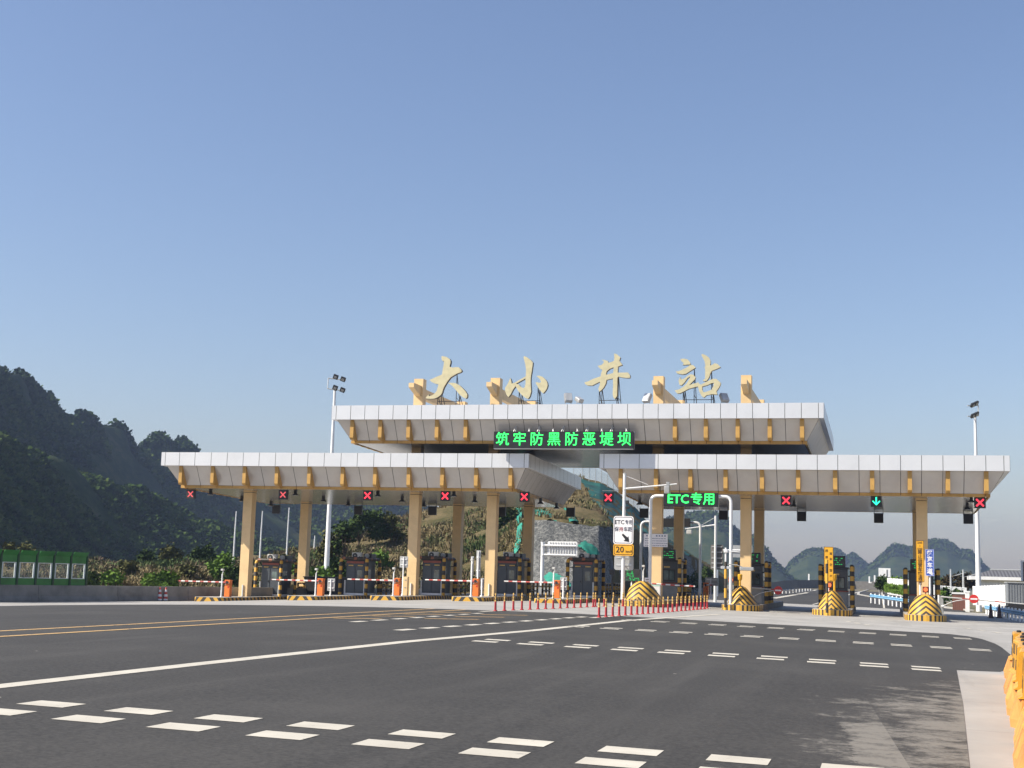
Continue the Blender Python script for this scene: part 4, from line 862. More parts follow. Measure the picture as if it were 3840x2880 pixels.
# ---------------------------------------------------------------- barrier gates and posts on the left islands
def cab(mb, w_=0.2, d=0.18, h=1.08): mb.bev(-w_, w_, -d, d, 0, h, 0.03); mb.bev(-w_-0.015, w_+0.015, -d-0.015, d+0.015, h+0.001, h+0.07, 0.02)
def gate(i, px, length, lab, Y=85.4, dirn=-1, z0=None, tilt=0.0, zb=0.98):
    x = xat(px, Y); z = top(i) if z0 is None else z0
    t = thing('barrier_gate', lab, 'barrier gate', (x, Y, z), 'orange barrier gates with striped arms')
    q = MB(); cab(q); c = q.build('cabinet', orange, t)
    q = MB(); q.box(-0.13, 0.12, -0.195, -0.181, 0.90, 0.98); q.box(-0.16, -0.1, -0.197, -0.181, 0.80, 0.87); q.build('badge', white, c)
    q = MB(); q.box(0.03, 0.12, -0.2, -0.181, 0.62, 0.72); q.build('lock', red, c)
    q = MB(); q.cyl((0, -0.20, zb), (0, -0.30, zb), 0.09, n=12); q.build('pivot', dark, t)
    q = MB(); q.tube([(dirn*0.05, -0.25, 0), (dirn*length, -0.25, tilt)], [0.055, 0.042], 8); q.build('boom', boomm, t, loc=(0, 0, zb))
    return t
Lg = lambda px: xat(px, 85.4)
for i, px, pe, lab in ((1, 858, 678, 'leftmost orange barrier gate, its arm reaching to the concrete wall'), (2, 1205, 1025, 'orange barrier gate before the second booth, arm across the first column'), (3, 1492, 1309, 'orange barrier gate left of the second front column'), (4, 1787, 1599, 'orange barrier gate left of the third front column'), (5, 2090, 1895, 'orange barrier gate before the white road sign back')):
    gate(i, px, Lg(px)-Lg(pe), lab)
def cam_post(px, pt, i, lab, Y=84.7, z0=None, h=None):
    x = xat(px, Y); z = top(i) if z0 is None else z0; h = h or zat(px, pt, Y)-z
    t = thing('camera_post', lab, 'camera post', (x, Y, z), 'slim white posts with a small camera on top')
    q = MB(); q.tube([(0, 0, 0), (0, 0, 0.12), (0.0, 0, h-0.35)], [0.09, 0.055, 0.045], 8); q.tube([(0, 0, h-0.35), (0.05, 0, h-0.2), (0.04, -0.02, h-0.12)], 0.028, 6); q.build('pole', white, t, smooth=True)
    q = MB(); q.bev(-0.07, 0.10, -0.14, 0.1, h-0.13, h, 0.03); q.build('camera', acw, t); return t
for i, px, pt, lab in ((1, 833, 2133, 'white camera post left of the leftmost orange cabinet'), (2, 1185, 2131, 'white camera post left of the second orange cabinet'), (3, 1476, 2128, 'white camera post left of the third orange cabinet'), (4, 1768, 2096, 'white camera post left of the fourth orange cabinet'), (5, 2076, 2127, 'white camera post left of the fifth orange cabinet')):
    cam_post(px, pt, i, lab)
def board(px0, px1, py0, py1, Y, i, lab, mat, poles=1, z0=None, name='notice_board', cat='sign', back=True, pxp=None):
    x0, x1 = xat(px0, Y), xat(px1, Y); z1, zb = zat(px0, py0, Y), zat(px0, py1, Y); z = (top(i) if i else gz(x0)) if z0 is None else z0; xc = (x0+x1)/2
    t = thing(name, lab, cat, (xc, Y, z)); q = MB(); q.bev(x0-xc, x1-xc, -0.02, 0.02, zb-z, z1-z, 0.015); q.build('panel', mat, t)
    q = MB(); xp = 0 if pxp is None else xat(pxp, Y)-xc; yy = 0.07 if not back else -0.07
    q.tube([(xp, yy, 0), (xp, yy, 0.1), (xp, yy, z1-z-0.05)], [0.12, 0.05, 0.045], 8)
    for f_ in (0.25, 0.75): q.box((x0-xc)*0.8, (x1-xc)*0.8, yy*0.75-0.012, yy*0.75+0.012, zb-z+(z1-zb)*f_-0.03, zb-z+(z1-zb)*f_+0.03)
    q.build('post', white, t, smooth=True); return t
sgrey = M('sign_back_grey', (0.42, 0.425, 0.42), 0.45, 0.3, var=0.06)
board(1229, 1257, 2169, 2216, 86.6, 2, 'grey upright board on a white post right of the second orange cabinet', sgrey)
board(1497, 1528, 2086, 2128, 86.8, 3, 'grey sign back on a tall white post left of the second front column', sgrey)
board(1764, 1775, 2086, 2160, 86.2, 4, 'narrow tall board left of the third front column, lower of two', sgrey); board(1784, 1801, 2064, 2164, 86.8, 4, 'narrow tall board nearest the third front column, higher of two', sgrey)
board(1803, 1815, 2168, 2212, 86.4, 4, 'short grey board squeezed against the third front column', sgrey); board(2101, 2127, 2164, 2212, 86.6, 5, 'grey upright board on a white post left of the fifth booth', sgrey)
t = thing('control_cabinet', 'cream box against the left foot of the second front column', 'cabinet', (xat(1523, 86.8), 86.8, top(3)))
q = MB(); q.bev(-0.16, 0.16, -0.15, 0.15, 0.0, 1.25, 0.02); q.build('housing', cream, t); q = MB(); q.box(-0.05, 0.08, -0.165, -0.151, 1.0, 1.06); q.box(-0.05, 0.08, -0.165, -0.151, 0.5, 0.56); q.build('vent', grey, t)
t = thing('black_skip', 'black open container standing behind the second orange cabinet', 'container', (xat(1240, 96.5), 96.5, gz(-39)))
q = MB(); q.prism([(-1.5, 0.15), (1.4, 0.15), (1.6, 1.5), (-1.85, 1.5)], -0.8, 0.8); q.build('hull', black, t); q = MB(); q.box(-1.9, 1.65, -0.85, 0.85, 1.501, 1.58); q.build('lid', dark, t)
# ---------------------------------------------------------------- fast lane gear in the middle
gal = M('white_tube', (0.74, 0.745, 0.74), 0.35, 0.1, var=0.04)
def portal(x0, x1, Y, z0, z1, zt, lab, r=0.10):
    t = thing('gantry', lab, 'gantry', ((x0+x1)/2, Y, 0)); a = (x1-x0)/2; q = MB(); c = 0.35
    pts = [(-a, 0, z0), (-a, 0, zt-c)]+[(-a+c*(1-math.cos(R(k*18))), 0, zt-c+c*math.sin(R(k*18))) for k in range(1, 6)]
    pts += [(-x_, y_, z_) for x_, y_, z_ in reversed(pts[1:])]+[(a, 0, z1)]
    q.tube(pts, r, 10); q.build('tube_frame', gal, t, smooth=True)
    q = MB(); q.box(-a-0.2, -a+0.2, -0.2, 0.2, z0, z0+0.03); q.box(a-0.2, a+0.2, -0.2, 0.2, z1, z1+0.03); q.build('base_plate', galv, t); return t
YG = 84.4; xa, xb = xat(2437, YG), xat(2740, YG)
portal(xa, xb, YG, top(6), top(7), zat(2437, 1862, YG)+0.05, 'white tube gantry over the fast lane carrying the green lane name')
a, b_ = at(2488, 1898, YG-0.2), at(2694, 1846, YG-0.2); W, H = b_.x-a.x, 0.86
t = thing('lane_display', 'black display with large green letters and characters on the white gantry', 'display board', ((a.x+b_.x)/2, YG-0.2, a.z))
q = MB(); q.bev(-W/2, W/2, -0.06, 0.11, 0, H, 0.02); q.build('screen', scr, t)
text('ETC', 0.76, ledg, t, -W/2+0.92, -0.075, H*0.5, name='lettering', bold=0.014, sx=1.0)
text('专用', 0.78, ledg, t, W/2-0.95, -0.075, H*0.5, name='lettering', bold=0.010, sx=1.0)
q = MB()
for x in (-0.9, 0.9): q.box(x-0.05, x+0.05, 0.112, 0.2, 0.2, 0.75)
q.build('clamp', galv, t)
YR = 106; xa, xb = xat(2402, YR), xat(2625, YR)
portal(xa, xb, YR, top(5), top(6), zat(2402, 1956, YR), 'farther white tube gantry seen past the fourth column, with black boxes')
for px0, px1, lab in ((2484, 2527, 'wide black box on the farther white gantry'), (2565, 2589, 'small black box at the right of the farther white gantry')):
    a, b_ = at(px0, 1976, YR-0.25), at(px1, 1944, YR-0.25); t = thing('hanging_signal_box', lab, 'signal box', ((a.x+b_.x)/2, YR-0.25, a.z)); w2 = (b_.x-a.x)/2; h2 = b_.z-a.z
    q = MB(); q.bev(-w2, w2, -0.1, 0.1, 0, h2, 0.02); q.build('housing', black, t); q = MB(); q.box(-0.1, 0.1, 0.101, 0.16, h2*0.3, h2*0.7); q.build('clamp', dark, t)
# sign mast with camera arm
YS = 83.4; p = at(2341, 2205, YS); xm = xat(2339, YS, 2000); z0 = top(6)
t = thing('sign_mast', 'tall white mast behind the rounded mound, with a camera arm to the right', 'mast', (xm, YS, z0))
zt = zat(2347, 1778, YS)-z0
q = MB(); q.tube([(0, 0, 0), (0, 0, zt)], [0.125, 0.10], 12); q.build('pole', gal, t, smooth=True)
q = MB(); q.lathe([(0.115, zt), (0.12, zt+0.05), (0.03, zt+0.09)], n=10); q.box(-0.25, 0.25, -0.25, 0.25, 0, 0.03); q.build('cap', galv, t)
ax, az = at(2539, 1815, YS).x-xm, at(2539, 1815, YS).z-z0; bz = zat(2352, 1833, YS)-z0
q = MB(); q.tube([(0.0, -0.05, bz), (ax, -0.05, az)], [0.055, 0.035], 8); q.cyl((0, -0.14, bz), (0, 0.14, bz), 0.07, n=8); q.build('arm', gal, t, smooth=True)
q = MB(); q.tube([(0.1, 0, zt-0.12), (at(2431, 1818, YS).x-xm, -0.05, zat(2431, 1818, YS)-z0)], 0.014, 5); q.build('stay_wire', white, t)
cx = at(2505, 1820, YS).x-xm; q = MB(); q.bev(cx-0.16, cx+0.16, -0.5, 0.05, az-0.62, az-0.16, 0.04); q.bev(cx-0.1, cx+0.1, -0.1, 0.0, az-0.15, az+0.12, 0.02); q.build('camera', flb, t)
q = MB(); q.bev(0.13, 0.3, -0.1, 0.06, bz-0.95, bz-0.72, 0.02); q.bev(0.13, 0.36, -0.12, 0.04, bz-1.25, bz-1.1, 0.02); q.build('cable_box', black, t)
navy = M('sign_ink', (0.015, 0.018, 0.05), 0.5); inkred = M('sign_ink_red', (0.28, 0.03, 0.03), 0.5); blk = M('sign_black', (0.012, 0.012, 0.014), 0.5); signw = M('sign_white', (0.80, 0.78, 0.78), 0.45, var=0.03); signy = M('sign_yellow', (0.76, 0.38, 0.02), 0.45, var=0.05)
def rrect(mb, x0, x1, z0, z1, r, y0, y1):
    L_ = []
    for cx, cz, a0 in ((x1-r, z1-r, 0), (x0+r, z1-r, 90), (x0+r, z0+r, 180), (x1-r, z0+r, 270)):
        for k in range(6): L_.append((cx+r*math.cos(R(a0+18*k)), cz+r*math.sin(R(a0+18*k))))
    mb.prism(L_, y0, y1)
def plate(px0, px1, py0, py1, Y, lab, face, edge, r=0.12, cat='road sign', name='road_sign'):
    a, b_ = at(px0, py1, Y), at(px1, py0, Y); w2, h = (b_.x-a.x)/2, b_.z-a.z
    t = thing(name, lab, cat, ((a.x+b_.x)/2, Y, a.z)); q = MB(); rrect(q, -w2, w2, 0, h, r, 0.0, 0.03); pn = q.build('panel', face, t)
    if edge:
        q = MB(); rrect(q, -w2+0.055, w2-0.055, 0.055, h-0.055, r*0.8, -0.004, -0.001); q.build('border', edge, pn); q = MB(); rrect(q, -w2+0.09, w2-0.09, 0.09, h-0.09, r*0.7, -0.008, -0.005); q.build('field', face, pn)
    q = MB(); q.box(-0.16, 0.16, 0.031, 0.09, h*0.25, h*0.25+0.08); q.box(-0.16, 0.16, 0.031, 0.09, h*0.72, h*0.72+0.08); q.build('clamp', galv, t); return t, w2, h
YP = YS-0.2
t, w2, h = plate(2299.5, 2376, 1936, 2040, YP, 'white rounded sign with characters and a black arrow on the tall mast', signw, navy, 0.16)
text('ETC', 0.36, blk, t, -0.25, -0.014, h-0.39, bold=0.004, sx=0.95); text('专用', 0.30, navy, t, 0.33, -0.014, h-0.395, bold=0.002, sx=0.8)
text('保', 0.31, navy, t, -0.42, -0.014, h-0.83, bold=0.002, sx=0.85); text('持', 0.31, inkred, t, -0.14, -0.014, h-0.83, bold=0.002, sx=0.85); text('车距', 0.31, navy, t, 0.28, -0.014, h-0.83, bold=0.002, sx=0.88)
q = MB(); A_ = [(-0.26, 0.22), (-0.18, 0.30), (0.10, 0.07), (0.16, 0.14), (0.22, -0.22), (-0.14, -0.16), (-0.04, -0.06)]; q.prism([(x+0.16, z+0.36) for x, z in A_], -0.018, -0.009); q.build('arrow', blk, t)
t, w2, h = plate(2299.5, 2376, 2041.5, 2083, YP, 'yellow speed plate under the white arrow sign', signy, blk, 0.10)
text('20', 0.52, blk, t, -0.22, -0.014, h*0.5, bold=0.006); text('km/h', 0.22, blk, t, 0.36, -0.014, h*0.36, bold=0.002)
t, w2, h = plate(2303, 2376, 2084, 2137, YS+0.35, 'back of a plain rounded sign below the yellow speed plate', sgrey, None, 0.14)
q = MB(); q.box(-w2*0.8, w2*0.8, -0.03, -0.004, h*0.30, h*0.42); q.box(-w2*0.8, w2*0.8, -0.03, -0.004, h*0.8, h*0.9); q.build('stiffener', galv, t)
q = MB(); q.tube([(0, -0.20, h*0.36), (0, -0.03, h*0.36)], 0.03, 6); q.build('bracket', galv, t)
# fourth island: gate, cabinet, slogan board, info display
gate(6, 2396, xat(2613, 84.9)-xat(2400, 84.9), 'orange barrier gate on the mound island, arm reaching right across the fast lane', Y=85.2, dirn=1, tilt=-0.12, zb=1.04)
t = thing('gate_shell', 'slanted orange shell beside the fast lane barrier cabinet', 'cabinet', (xat(2378, 85.6), 85.6, top(6))); q = MB(); q.prism([(-0.25, 0), (0.2, 0), (0.2, 0.62), (0.05, 0.36), (-0.25, 0.24)], -0.15, 0.15); q.build('housing', yellow, t); q = MB(); q.box(-0.2, 0.18, -0.17, -0.151, 0.05, 0.12); q.build('trim', orange, t)
cam_post(2412, 2119, 6, 'white camera post right of the fast lane orange cabinet', Y=84.8)
t = board(2417, 2439, 2166, 2215, 84.3, 6, 'narrow white slogan board with four stacked characters', signw, back=False)
pz = zat(2428, 2166, 84.3)-top(6)
for k, (ch, mm) in enumerate((('一', navy), ('车', inkred), ('一', navy), ('杆', navy))): text(ch, 0.23, mm, t, 0, -0.03, pz-0.14-k*0.212, name='character', bold=0.005, sx=0.9)
t = thing('lane_computer', 'white cabinet with a pale green band before the fourth column foot', 'cabinet', (xat(2460, 86.6), 86.6, top(6))); q = MB(); q.bev(-0.31, 0.31, -0.2, 0.2, 0.1, 1.0, 0.04); c = q.build('housing', white, t)
q = MB(); q.bev(-0.3, 0.3, -0.2, 0.2, 0.0, 0.099, 0.01); q.build('base', dark, t); q = MB(); q.box(-0.28, 0.28, -0.207, -0.201, 0.86, 0.95); q.box(-0.16, 0.10, -0.207, -0.201, 0.5, 0.62); q.build('band', M('pale_green', (0.45, 0.66, 0.58), 0.5), c)
t = board(2343, 2403, 2133, 2179, 84.9, 6, 'green lit information display between the mast and orange cabinet', dark, back=False, name='information_display', cat='display board', pxp=2368)
a, b_ = at(2343, 2179, 84.9), at(2403, 2133, 84.9); q = MB(); q2 = MB(); hh = b_.z-a.z; ww = (b_.x-a.x)/2
for r_ in range(7):
    for c_ in range(16):
        x = -ww+0.06+c_*(2*ww-0.12)/16
        if (c_ < 9 or r_ > 4) and rnd.random() < 0.72: (q if rnd.random() < 0.5 else q2).box(x, x+0.05, -0.028, -0.021, a.z-top(6)+0.05+(6-r_)*(hh-0.1)/7, a.z-top(6)+0.05+(6-r_)*(hh-0.1)/7+rnd.uniform(0.05, 0.09))
q.build('lit_pixels', ledd, t); q2.build('lit_pixels', M('dull_green', (0.03, 0.20, 0.08), 0.5), t)
t = thing('camera_post', 'black box on a dark post left of the tall white mast', 'camera post', (xat(2295, 90), 90, gz(-16))); z_ = zat(2295, 2135, 90)-gz(-16); q = MB(); q.tube([(0, 0, 0), (0, 0, z_-0.3)], 0.045, 8); q.build('pole', dark, t); q = MB(); q.bev(-0.16, 0.16, -0.14, 0.14, z_-0.36, z_, 0.03); q.build('camera', black, t)
Yn = 87.92; a, b_ = at(2413.5, 2050, Yn), at(2504, 2003, Yn); t = thing('notice_board', 'white notice board with rows of small print hung across the fourth column', 'notice board', ((a.x+b_.x)/2, Yn, a.z)); w2 = (b_.x-a.x)/2; h = b_.z-a.z
q = MB(); q.box(-w2, w2, -0.02, 0.02, 0, h); q.build('panel', signw, t); q = MB()
inkg = M('print_grey', (0.16, 0.18, 0.26), 0.6)
for x in (-0.62, 0.02, 0.2, 0.38, 0.56): q.box(x, x+0.1, -0.024, -0.021, h-0.17, h-0.08)
for r_ in range(4):
    x = -w2+0.08
    while x < w2-0.12:
        l_ = rnd.uniform(0.06, 0.2); q.box(x, x+l_, -0.024, -0.021, h-0.32-r_*0.15, h-0.285-r_*0.15); x += l_+0.03
q.build('print', inkg, t)
# rear camera mast and the sign backs beyond the plaza
Yq = 110; x = xat(2683, Yq, 2100); z0 = gz(x); t = thing('camera_mast', 'white mast with a camera arm to the left, beyond the canopy', 'mast', (x, Yq, z0)); zt = zat(2683, 1934, Yq)-z0
q = MB(); q.tube([(0, 0, 0), (0, 0, zt)], [0.13, 0.10], 10); q.build('pole', gal, t, smooth=True)
e = at(2569, 1983, Yq); j = zat(2683, 1968, Yq)-z0
q = MB(); q.tube([(0, 0, j), (e.x-x, 0, e.z-z0)], [0.06, 0.04], 8); q.tube([(0, 0, zt-0.1), ((e.x-x)*0.55, 0, (j+(e.z-z0))/2)], 0.015, 5); q.build('arm', gal, t)
q = MB(); q.bev(e.x-x+0.15, e.x-x+0.55, -0.25, 0.25, e.z-z0-0.42, e.z-z0-0.08, 0.05); q.build('camera', acw, t)
a, b_ = at(2662, 2135, Yq-0.3), at(2710, 2043, Yq-0.3); t = thing('road_sign', 'grey ribbed sign back on the mast beyond the fast lane', 'road sign', ((a.x+b_.x)/2, Yq+0.15, a.z)); w2, h = (b_.x-a.x)/2, b_.z-a.z
q = MB(); rrect(q, -w2, w2, 0, h, 0.1, 0, 0.03); q.build('panel', M('sign_back_brown', (0.20, 0.19, 0.18), 0.5, 0.2), t); q = MB()
for f_ in (0.06, 0.24, 0.44, 0.68, 0.9): q.box(-w2*0.85, w2*0.85, -0.05, -0.003, h*f_, h*f_+0.09)
q.build('stiffener', galv, t)
Yb = 124; xp = xat(2033, Yb, 2140); z0 = gz(xp); t = thing('road_sign', 'large white ribbed sign back on two arms, before the grey rock facing', 'road sign', (xp, Yb, z0)); zt = zat(2032, 2036, Yb)-z0
q = MB(); q.tube([(0, 0, 0), (0, 0, zt)], 0.17, 12); q.lathe([(0.2, zt), (0.2, zt+0.1)], n=12); q.build('pole', white, t, smooth=True)
x0, x1 = xat(2050, Yb)-xp, xat(2162, Yb)-xp; za, zb_ = zat(2100, 2088, Yb)-z0, zat(2100, 2030, Yb)-z0
q = MB()
for z in (zat(2040, 2045, Yb)-z0, zat(2040, 2080, Yb)-z0): q.tube([(0, -0.05, z), (x1-0.1, -0.08, z)], 0.09, 8); q.cyl((0, -0.25, z), (0, 0.25, z), 0.13, n=8)
q.build('arm', white, t); q = MB(); rrect(q, x0, x1, za, zb_, 0.15, 0.06, 0.10); q.build('panel', white, t); q = MB()
for k in range(10): x = x0+0.25+k*(x1-x0-0.4)/9.5; q.box(x, x+0.05, -0.02, 0.058, za+0.12, zb_-0.1)
q.build('stiffener', sgrey, t)
t = thing('control_cabinet', 'dark grey cabinet at the foot of the white sign pole', 'cabinet', (xat(2046, 118), 118, gz(-28))); q = MB(); q.bev(-0.9, 0.9, -0.4, 0.4, 0, 0.85, 0.04); q.build('housing', grey, t); q = MB(); q.bev(-0.95, 0.95, -0.45, 0.45, 0.851, 0.93, 0.02); q.build('lid', dark, t)
Yv = 150; a, b_ = at(2748, 2090, Yv), at(2782, 2045, Yv); t = thing('road_sign', 'pale sign back with one arm, glimpsed left of the fifth column', 'road sign', (a.x-0.8, Yv, gz(-10))); z0 = gz(-10)
q = MB(); q.tube([(-0.9, 0, 0), (-0.9, 0, zat(2720, 2052, Yv)-z0)], 0.14, 10); q.tube([(-0.9, -0.05, zat(2720, 2063, Yv)-z0), (2.0, -0.05, zat(2780, 2064, Yv)-z0)], 0.08, 8); q.build('pole', white, t, smooth=True); q = MB(); q.box(0.8, 2.9, 0.06, 0.1, a.z-z0, b_.z-z0); q.build('panel', sgrey, t)
# second exit gate at the rear of the mound island
gate(6, 2648, 0.5, 'smaller orange barrier gate far back on the mound island', Y=103.5, dirn=1, z0=top(6)); board(2645, 2693, 2166, 2196, 104.2, 6, 'grey board panel above the far orange barrier gate', sgrey, pxp=2666)
# ---------------------------------------------------------------- gear on the three right islands
pole_s = stripe('pole_stripes', (0, 0, 0, 1.0), 1.16, 0.5, 0.42)
def striped_pole(i, px, pb, pt, Y, lab, head=False):
    b_ = gz(xat(px, Y)); x = xat(px, Y, 2180); t = thing('striped_pole', lab, 'pole', (x, Y, b_), 'striped poles in front of the ridged mounds'); h = zat(px, pt, Y)-b_
    q = MB(); q.tube([(0, 0, 0), (0, 0, h-(0.85 if head else 0))], 0.085, 10); q.build('pole', pole_s, t, smooth=True)
    if head:
        q = MB(); q.tube([(0, 0, h-0.85), (0, 0, h)], 0.06, 8); q.bev(-0.12, 0.12, -0.12, 0.12, h-0.3, h-0.1, 0.03); q.tube([(0.05, 0, h-0.25), (0.42, 0, h-0.22), (0.85, 0.1, h-0.25)], 0.04, 6); q.build('camera', gal, t, smooth=True)
        q = MB(); q.tube([(0.1, 0, h-1.0), (0.7, 0.0, h-1.03), (1.25, 0, h-1.25)], 0.03, 6); q.bev(0.85, 1.7, -0.14, 0.14, h-1.36, h-1.14, 0.05); q.build('lamp_head', flb, t)
        q = MB(); q.bev(-0.3, 0.35, -0.06, 0.06, h-1.28, h-1.12, 0.02); q.build('bracket', galv, t)
    return t
striped_pole(7, 2721, 2285, 2054, 83.8, 'tall striped pole with white camera head in front of the ridged mound', True)
striped_pole(8, 3101, 2308, 2099, 83.4, 'striped pole in front of the mound with the yellow vertical sign')
def warn_light(i, px, py, Y, lab, hp=None):
    p = at(px, py, Y); z0 = top(i); t = thing('warning_light', lab, 'warning light', (p.x, Y, z0), 'orange warning lights on the right islands'); q = MB(); q.tube([(0, 0.05, 0), (0, 0.05, p.z-z0-0.1)], 0.03, 6); q.build('post', red, t); q = MB(); q.bev(-0.17, 0.17, -0.05, 0.1, p.z-z0-0.17, p.z-z0+0.17, 0.02); q.build('housing', M('dark_red', (0.14, 0.02, 0.015), 0.5), t); q = MB(); q.cyl((0, -0.052, p.z-z0), (0, -0.085, p.z-z0), 0.125, n=16); q.build('lens', ledo, t)
warn_light(7, 2741, 2174.5, 84.9, 'orange light at the foot of the gantry, left of the fifth column'); warn_light(8, 3110, 2194, 85.4, 'orange light before the yellow vertical sign'); warn_light(9, 3471, 2211, 84.6, 'orange light in front of the last column, above the rounded mound')
def yellow_head(i, px, Y, lab):
    z0 = top(i); x = xat(px, Y); z = zat(px, 2153, Y)-z0; t = thing('intercom_post', lab, 'post', (x, Y, z0), 'yellow posts with a rounded head'); q = MB(); q.tube([(0, 0, 0), (0, 0, z-0.3)], 0.065, 8); q.build('pole', yellow, t); q = MB(); q.lathe([(0.06, z-0.42), (0.13, z-0.32), (0.15, z-0.04), (0.10, z)], n=10); q.build('head', yellow, t, smooth=True)
yellow_head(7, 2775, 87.0, 'yellow post with rounded head against the fifth column'); yellow_head(8, 3129, 86.6, 'yellow post with rounded head right of the yellow vertical sign')
inkb = M('sign_ink_brown', (0.10, 0.05, 0.01), 0.5)
def vsign(i, px0, px1, py0, py1, Y, lab, face, edge, group=None):
    a, b_ = at(px0, py1, Y), at(px1, py0, Y); z0 = top(i); xc = (a.x+b_.x)/2; w2 = (b_.x-a.x)/2; t = thing('lane_sign', lab, 'sign', (xc, Y, z0)); q = MB(); q.box(-w2, w2, -0.03, 0.03, a.z-z0, b_.z-z0); pn = q.build('panel', face, t)
    q = MB(); e_ = 0.03
    for x0, x1, za, zb_ in ((-w2, -w2+e_, a.z-z0, b_.z-z0), (w2-e_, w2, a.z-z0, b_.z-z0), (-w2+e_, w2-e_, a.z-z0, a.z-z0+e_), (-w2+e_, w2-e_, b_.z-z0-e_, b_.z-z0)): q.box(x0, x1, -0.036, -0.031, za, zb_)
    q.build('edge', edge, pn); q = MB(); q.tube([(0, 0.07, 0), (0, 0.07, b_.z-z0-0.2)], 0.055, 8); q.build('post', white, t); return t, w2, a.z-z0, b_.z-z0
t, w2, za, zb_ = vsign(8, 3090, 3125, 2051, 2181, 85.9, 'tall yellow sign with two columns of characters in the open lane island', signy, inkb)
for k, ch in enumerate('超限'): text(ch, 0.17, inkb, t, -0.12, -0.034, zb_-0.25-k*0.4, name='character', bold=0.003)
for k, ch in enumerate('道车来离大口'): text(ch, 0.17, inkb, t, 0.13, -0.034, zb_-0.42-k*0.34, name='character', bold=0.003)
t, w2, za, zb_ = vsign(9, 3435.5, 3464, 2027, 2182, 85.4, 'long yellow sign with stacked black characters on the last column', signy, inkb)
for k, ch in enumerate(('2:00', '~', '5:00')): text(ch, 0.17, inkb, t, 0, -0.034, zb_-0.14-k*0.185, name='character', bold=0.003)
for k, ch in enumerate('禁止运营车辆通行'): text(ch, 0.27, inkb, t, 0, -0.034, zb_-0.71-k*0.262, name='character', bold=0.006)
signb = M('sign_blue', (0.03, 0.09, 0.42), 0.4, var=0.05)
t, w2, za, zb_ = vsign(9, 3471.5, 3501.5, 2061, 2159, 84.9, 'blue vertical sign with white characters right of the long yellow sign', signb, M('pale_blue', (0.35, 0.40, 0.72), 0.5))
for k, ch in enumerate('超宽车道'): text(ch, 0.33, signw, t, 0, -0.034, zb_-0.24-k*0.35, name='character', bold=0.009)
q = MB(); q.prism([(-0.17, za+0.21), (-0.10, za+0.27), (0.18, za+0.07), (0.14, za+0.03)], -0.04, -0.034); q.prism([(-0.02, za+0.24), (0.04, za+0.26), (0.19, za+0.16), (0.17, za+0.12)], -0.04, -0.034); q.build('arrow', signw, t)
def lane_gate(i, px, Y, length, spx, spy, lab, tilt, cabw=0.36):
    x = xat(px, Y); z0 = top(i); t = thing('barrier_gate', lab, 'barrier gate', (x, Y, z0), 'grey barrier gates with red round discs'); q = MB(); q.bev(0.0, 2*cabw, -0.2, 0.2, 0, 1.08, 0.02); q.build('cabinet', greyb, t); q = MB(); q.bev(-0.1, -0.002, -0.22, 0.22, 0, 1.12, 0.01); q.build('frame', white, t)
    q = MB(); q.tube([(0, -0.27, 0), (length, -0.27, tilt)], [0.045, 0.03], 8); q.build('boom', boomg, t, loc=(0.1, 0, 1.02))
    p = at(spx, spy, Y-0.3); q = MB(); q.cyl((p.x-x, -0.35, p.z-z0), (p.x-x, -0.32, p.z-z0), 0.27, n=24); d = q.build('disc', red, t); q = MB(); q.box(p.x-x-0.2, p.x-x+0.2, -0.358, -0.352, p.z-z0-0.045, p.z-z0+0.045); q.build('bar', white, d)
    q = MB(); q.tube([(0.12, -0.25, 0.42), (0.25, -0.25, 0.46)], 0.075, 8); q.tube([(0.2, -0.25, 0.45), (0.6, -0.25, 0.68), (1.0, -0.26, 0.80), (1.4, -0.27, 0.88), (1.8, -0.27, 0.92)], 0.022, 6); q.build('spring_arm', gal, t, smooth=True); return t
boomg = stripe('boom_grey_stripes', (1.0, 0, 0, 0), 1.9, 0.70, 0.1, (0.55, 0.55, 0.54), (0.45, 0.05, 0.04))
lane_gate(7, 2815, 90.0, 2.75, 2918, 2214, 'grey barrier gate with a red round disc on its arm, by the fifth column', -0.14)
lane_gate(9, 3521, 88.5, 5.0, 3652, 2246, 'barrier gate with a red disc reaching toward the cones at right', -0.30, 0.12)
# ---------------------------------------------------------------- lane posts
redp = M('post_red', (0.36, 0.025, 0.03), 0.5, var=0.1); cuff = stripe('post_cuffs', (0, 0, 0, 1.0), 0.15, 0.6, 0.03, (0.74, 0.46, 0.12), (0.20, 0.10, 0.02))
def lane_post(x, y, lab, group):
    t = thing('lane_post', lab, 'lane post', (x, y, gz(x)), group); q = MB(); q.lathe([(0.105, 0), (0.10, 0.03), (0.056, 0.06), (0.05, 0.44)], n=12); q.build('body', redp, t, smooth=True)
    q = MB(); q.lathe([(0.046, 0.441), (0.05, 0.55), (0.036, 0.575), (0.036, 0.60), (0.05, 0.62), (0.046, 0.70), (0.034, 0.72), (0.034, 0.75), (0.04, 0.78), (0.024, 0.83)], n=12); q.build('sleeve', cuff, t, smooth=True); return t
f1 = lane_post(-11.68, 57.6, 'slim red post with yellow sleeve in the right row, before the mound', 'red and yellow posts in the right row')
k = 1
while 57.6+k*1.22 < 84: y = 57.6+k*1.22; dup(f1, (-11.68+(y-57.6)*0.051, y, gz(-11)), f1['label'], f1['group']); k += 1
f2 = lane_post(-17.06, 60.3, 'slim red post with yellow sleeve in the left row, before the orange gates', 'red and yellow posts in the left row')
k = 1
while 60.3+k*1.2 < 77: y = 60.3+k*1.2; dup(f2, (-17.06+(y-60.3)*0.085, y, gz(-17)), f2['label'], f2['group']); k += 1
f3 = dup(f2, (-15.75, 76.6, 0), 'slim red post with yellow sleeve close against the rounded mound', 'red and yellow posts against the rounded mound')
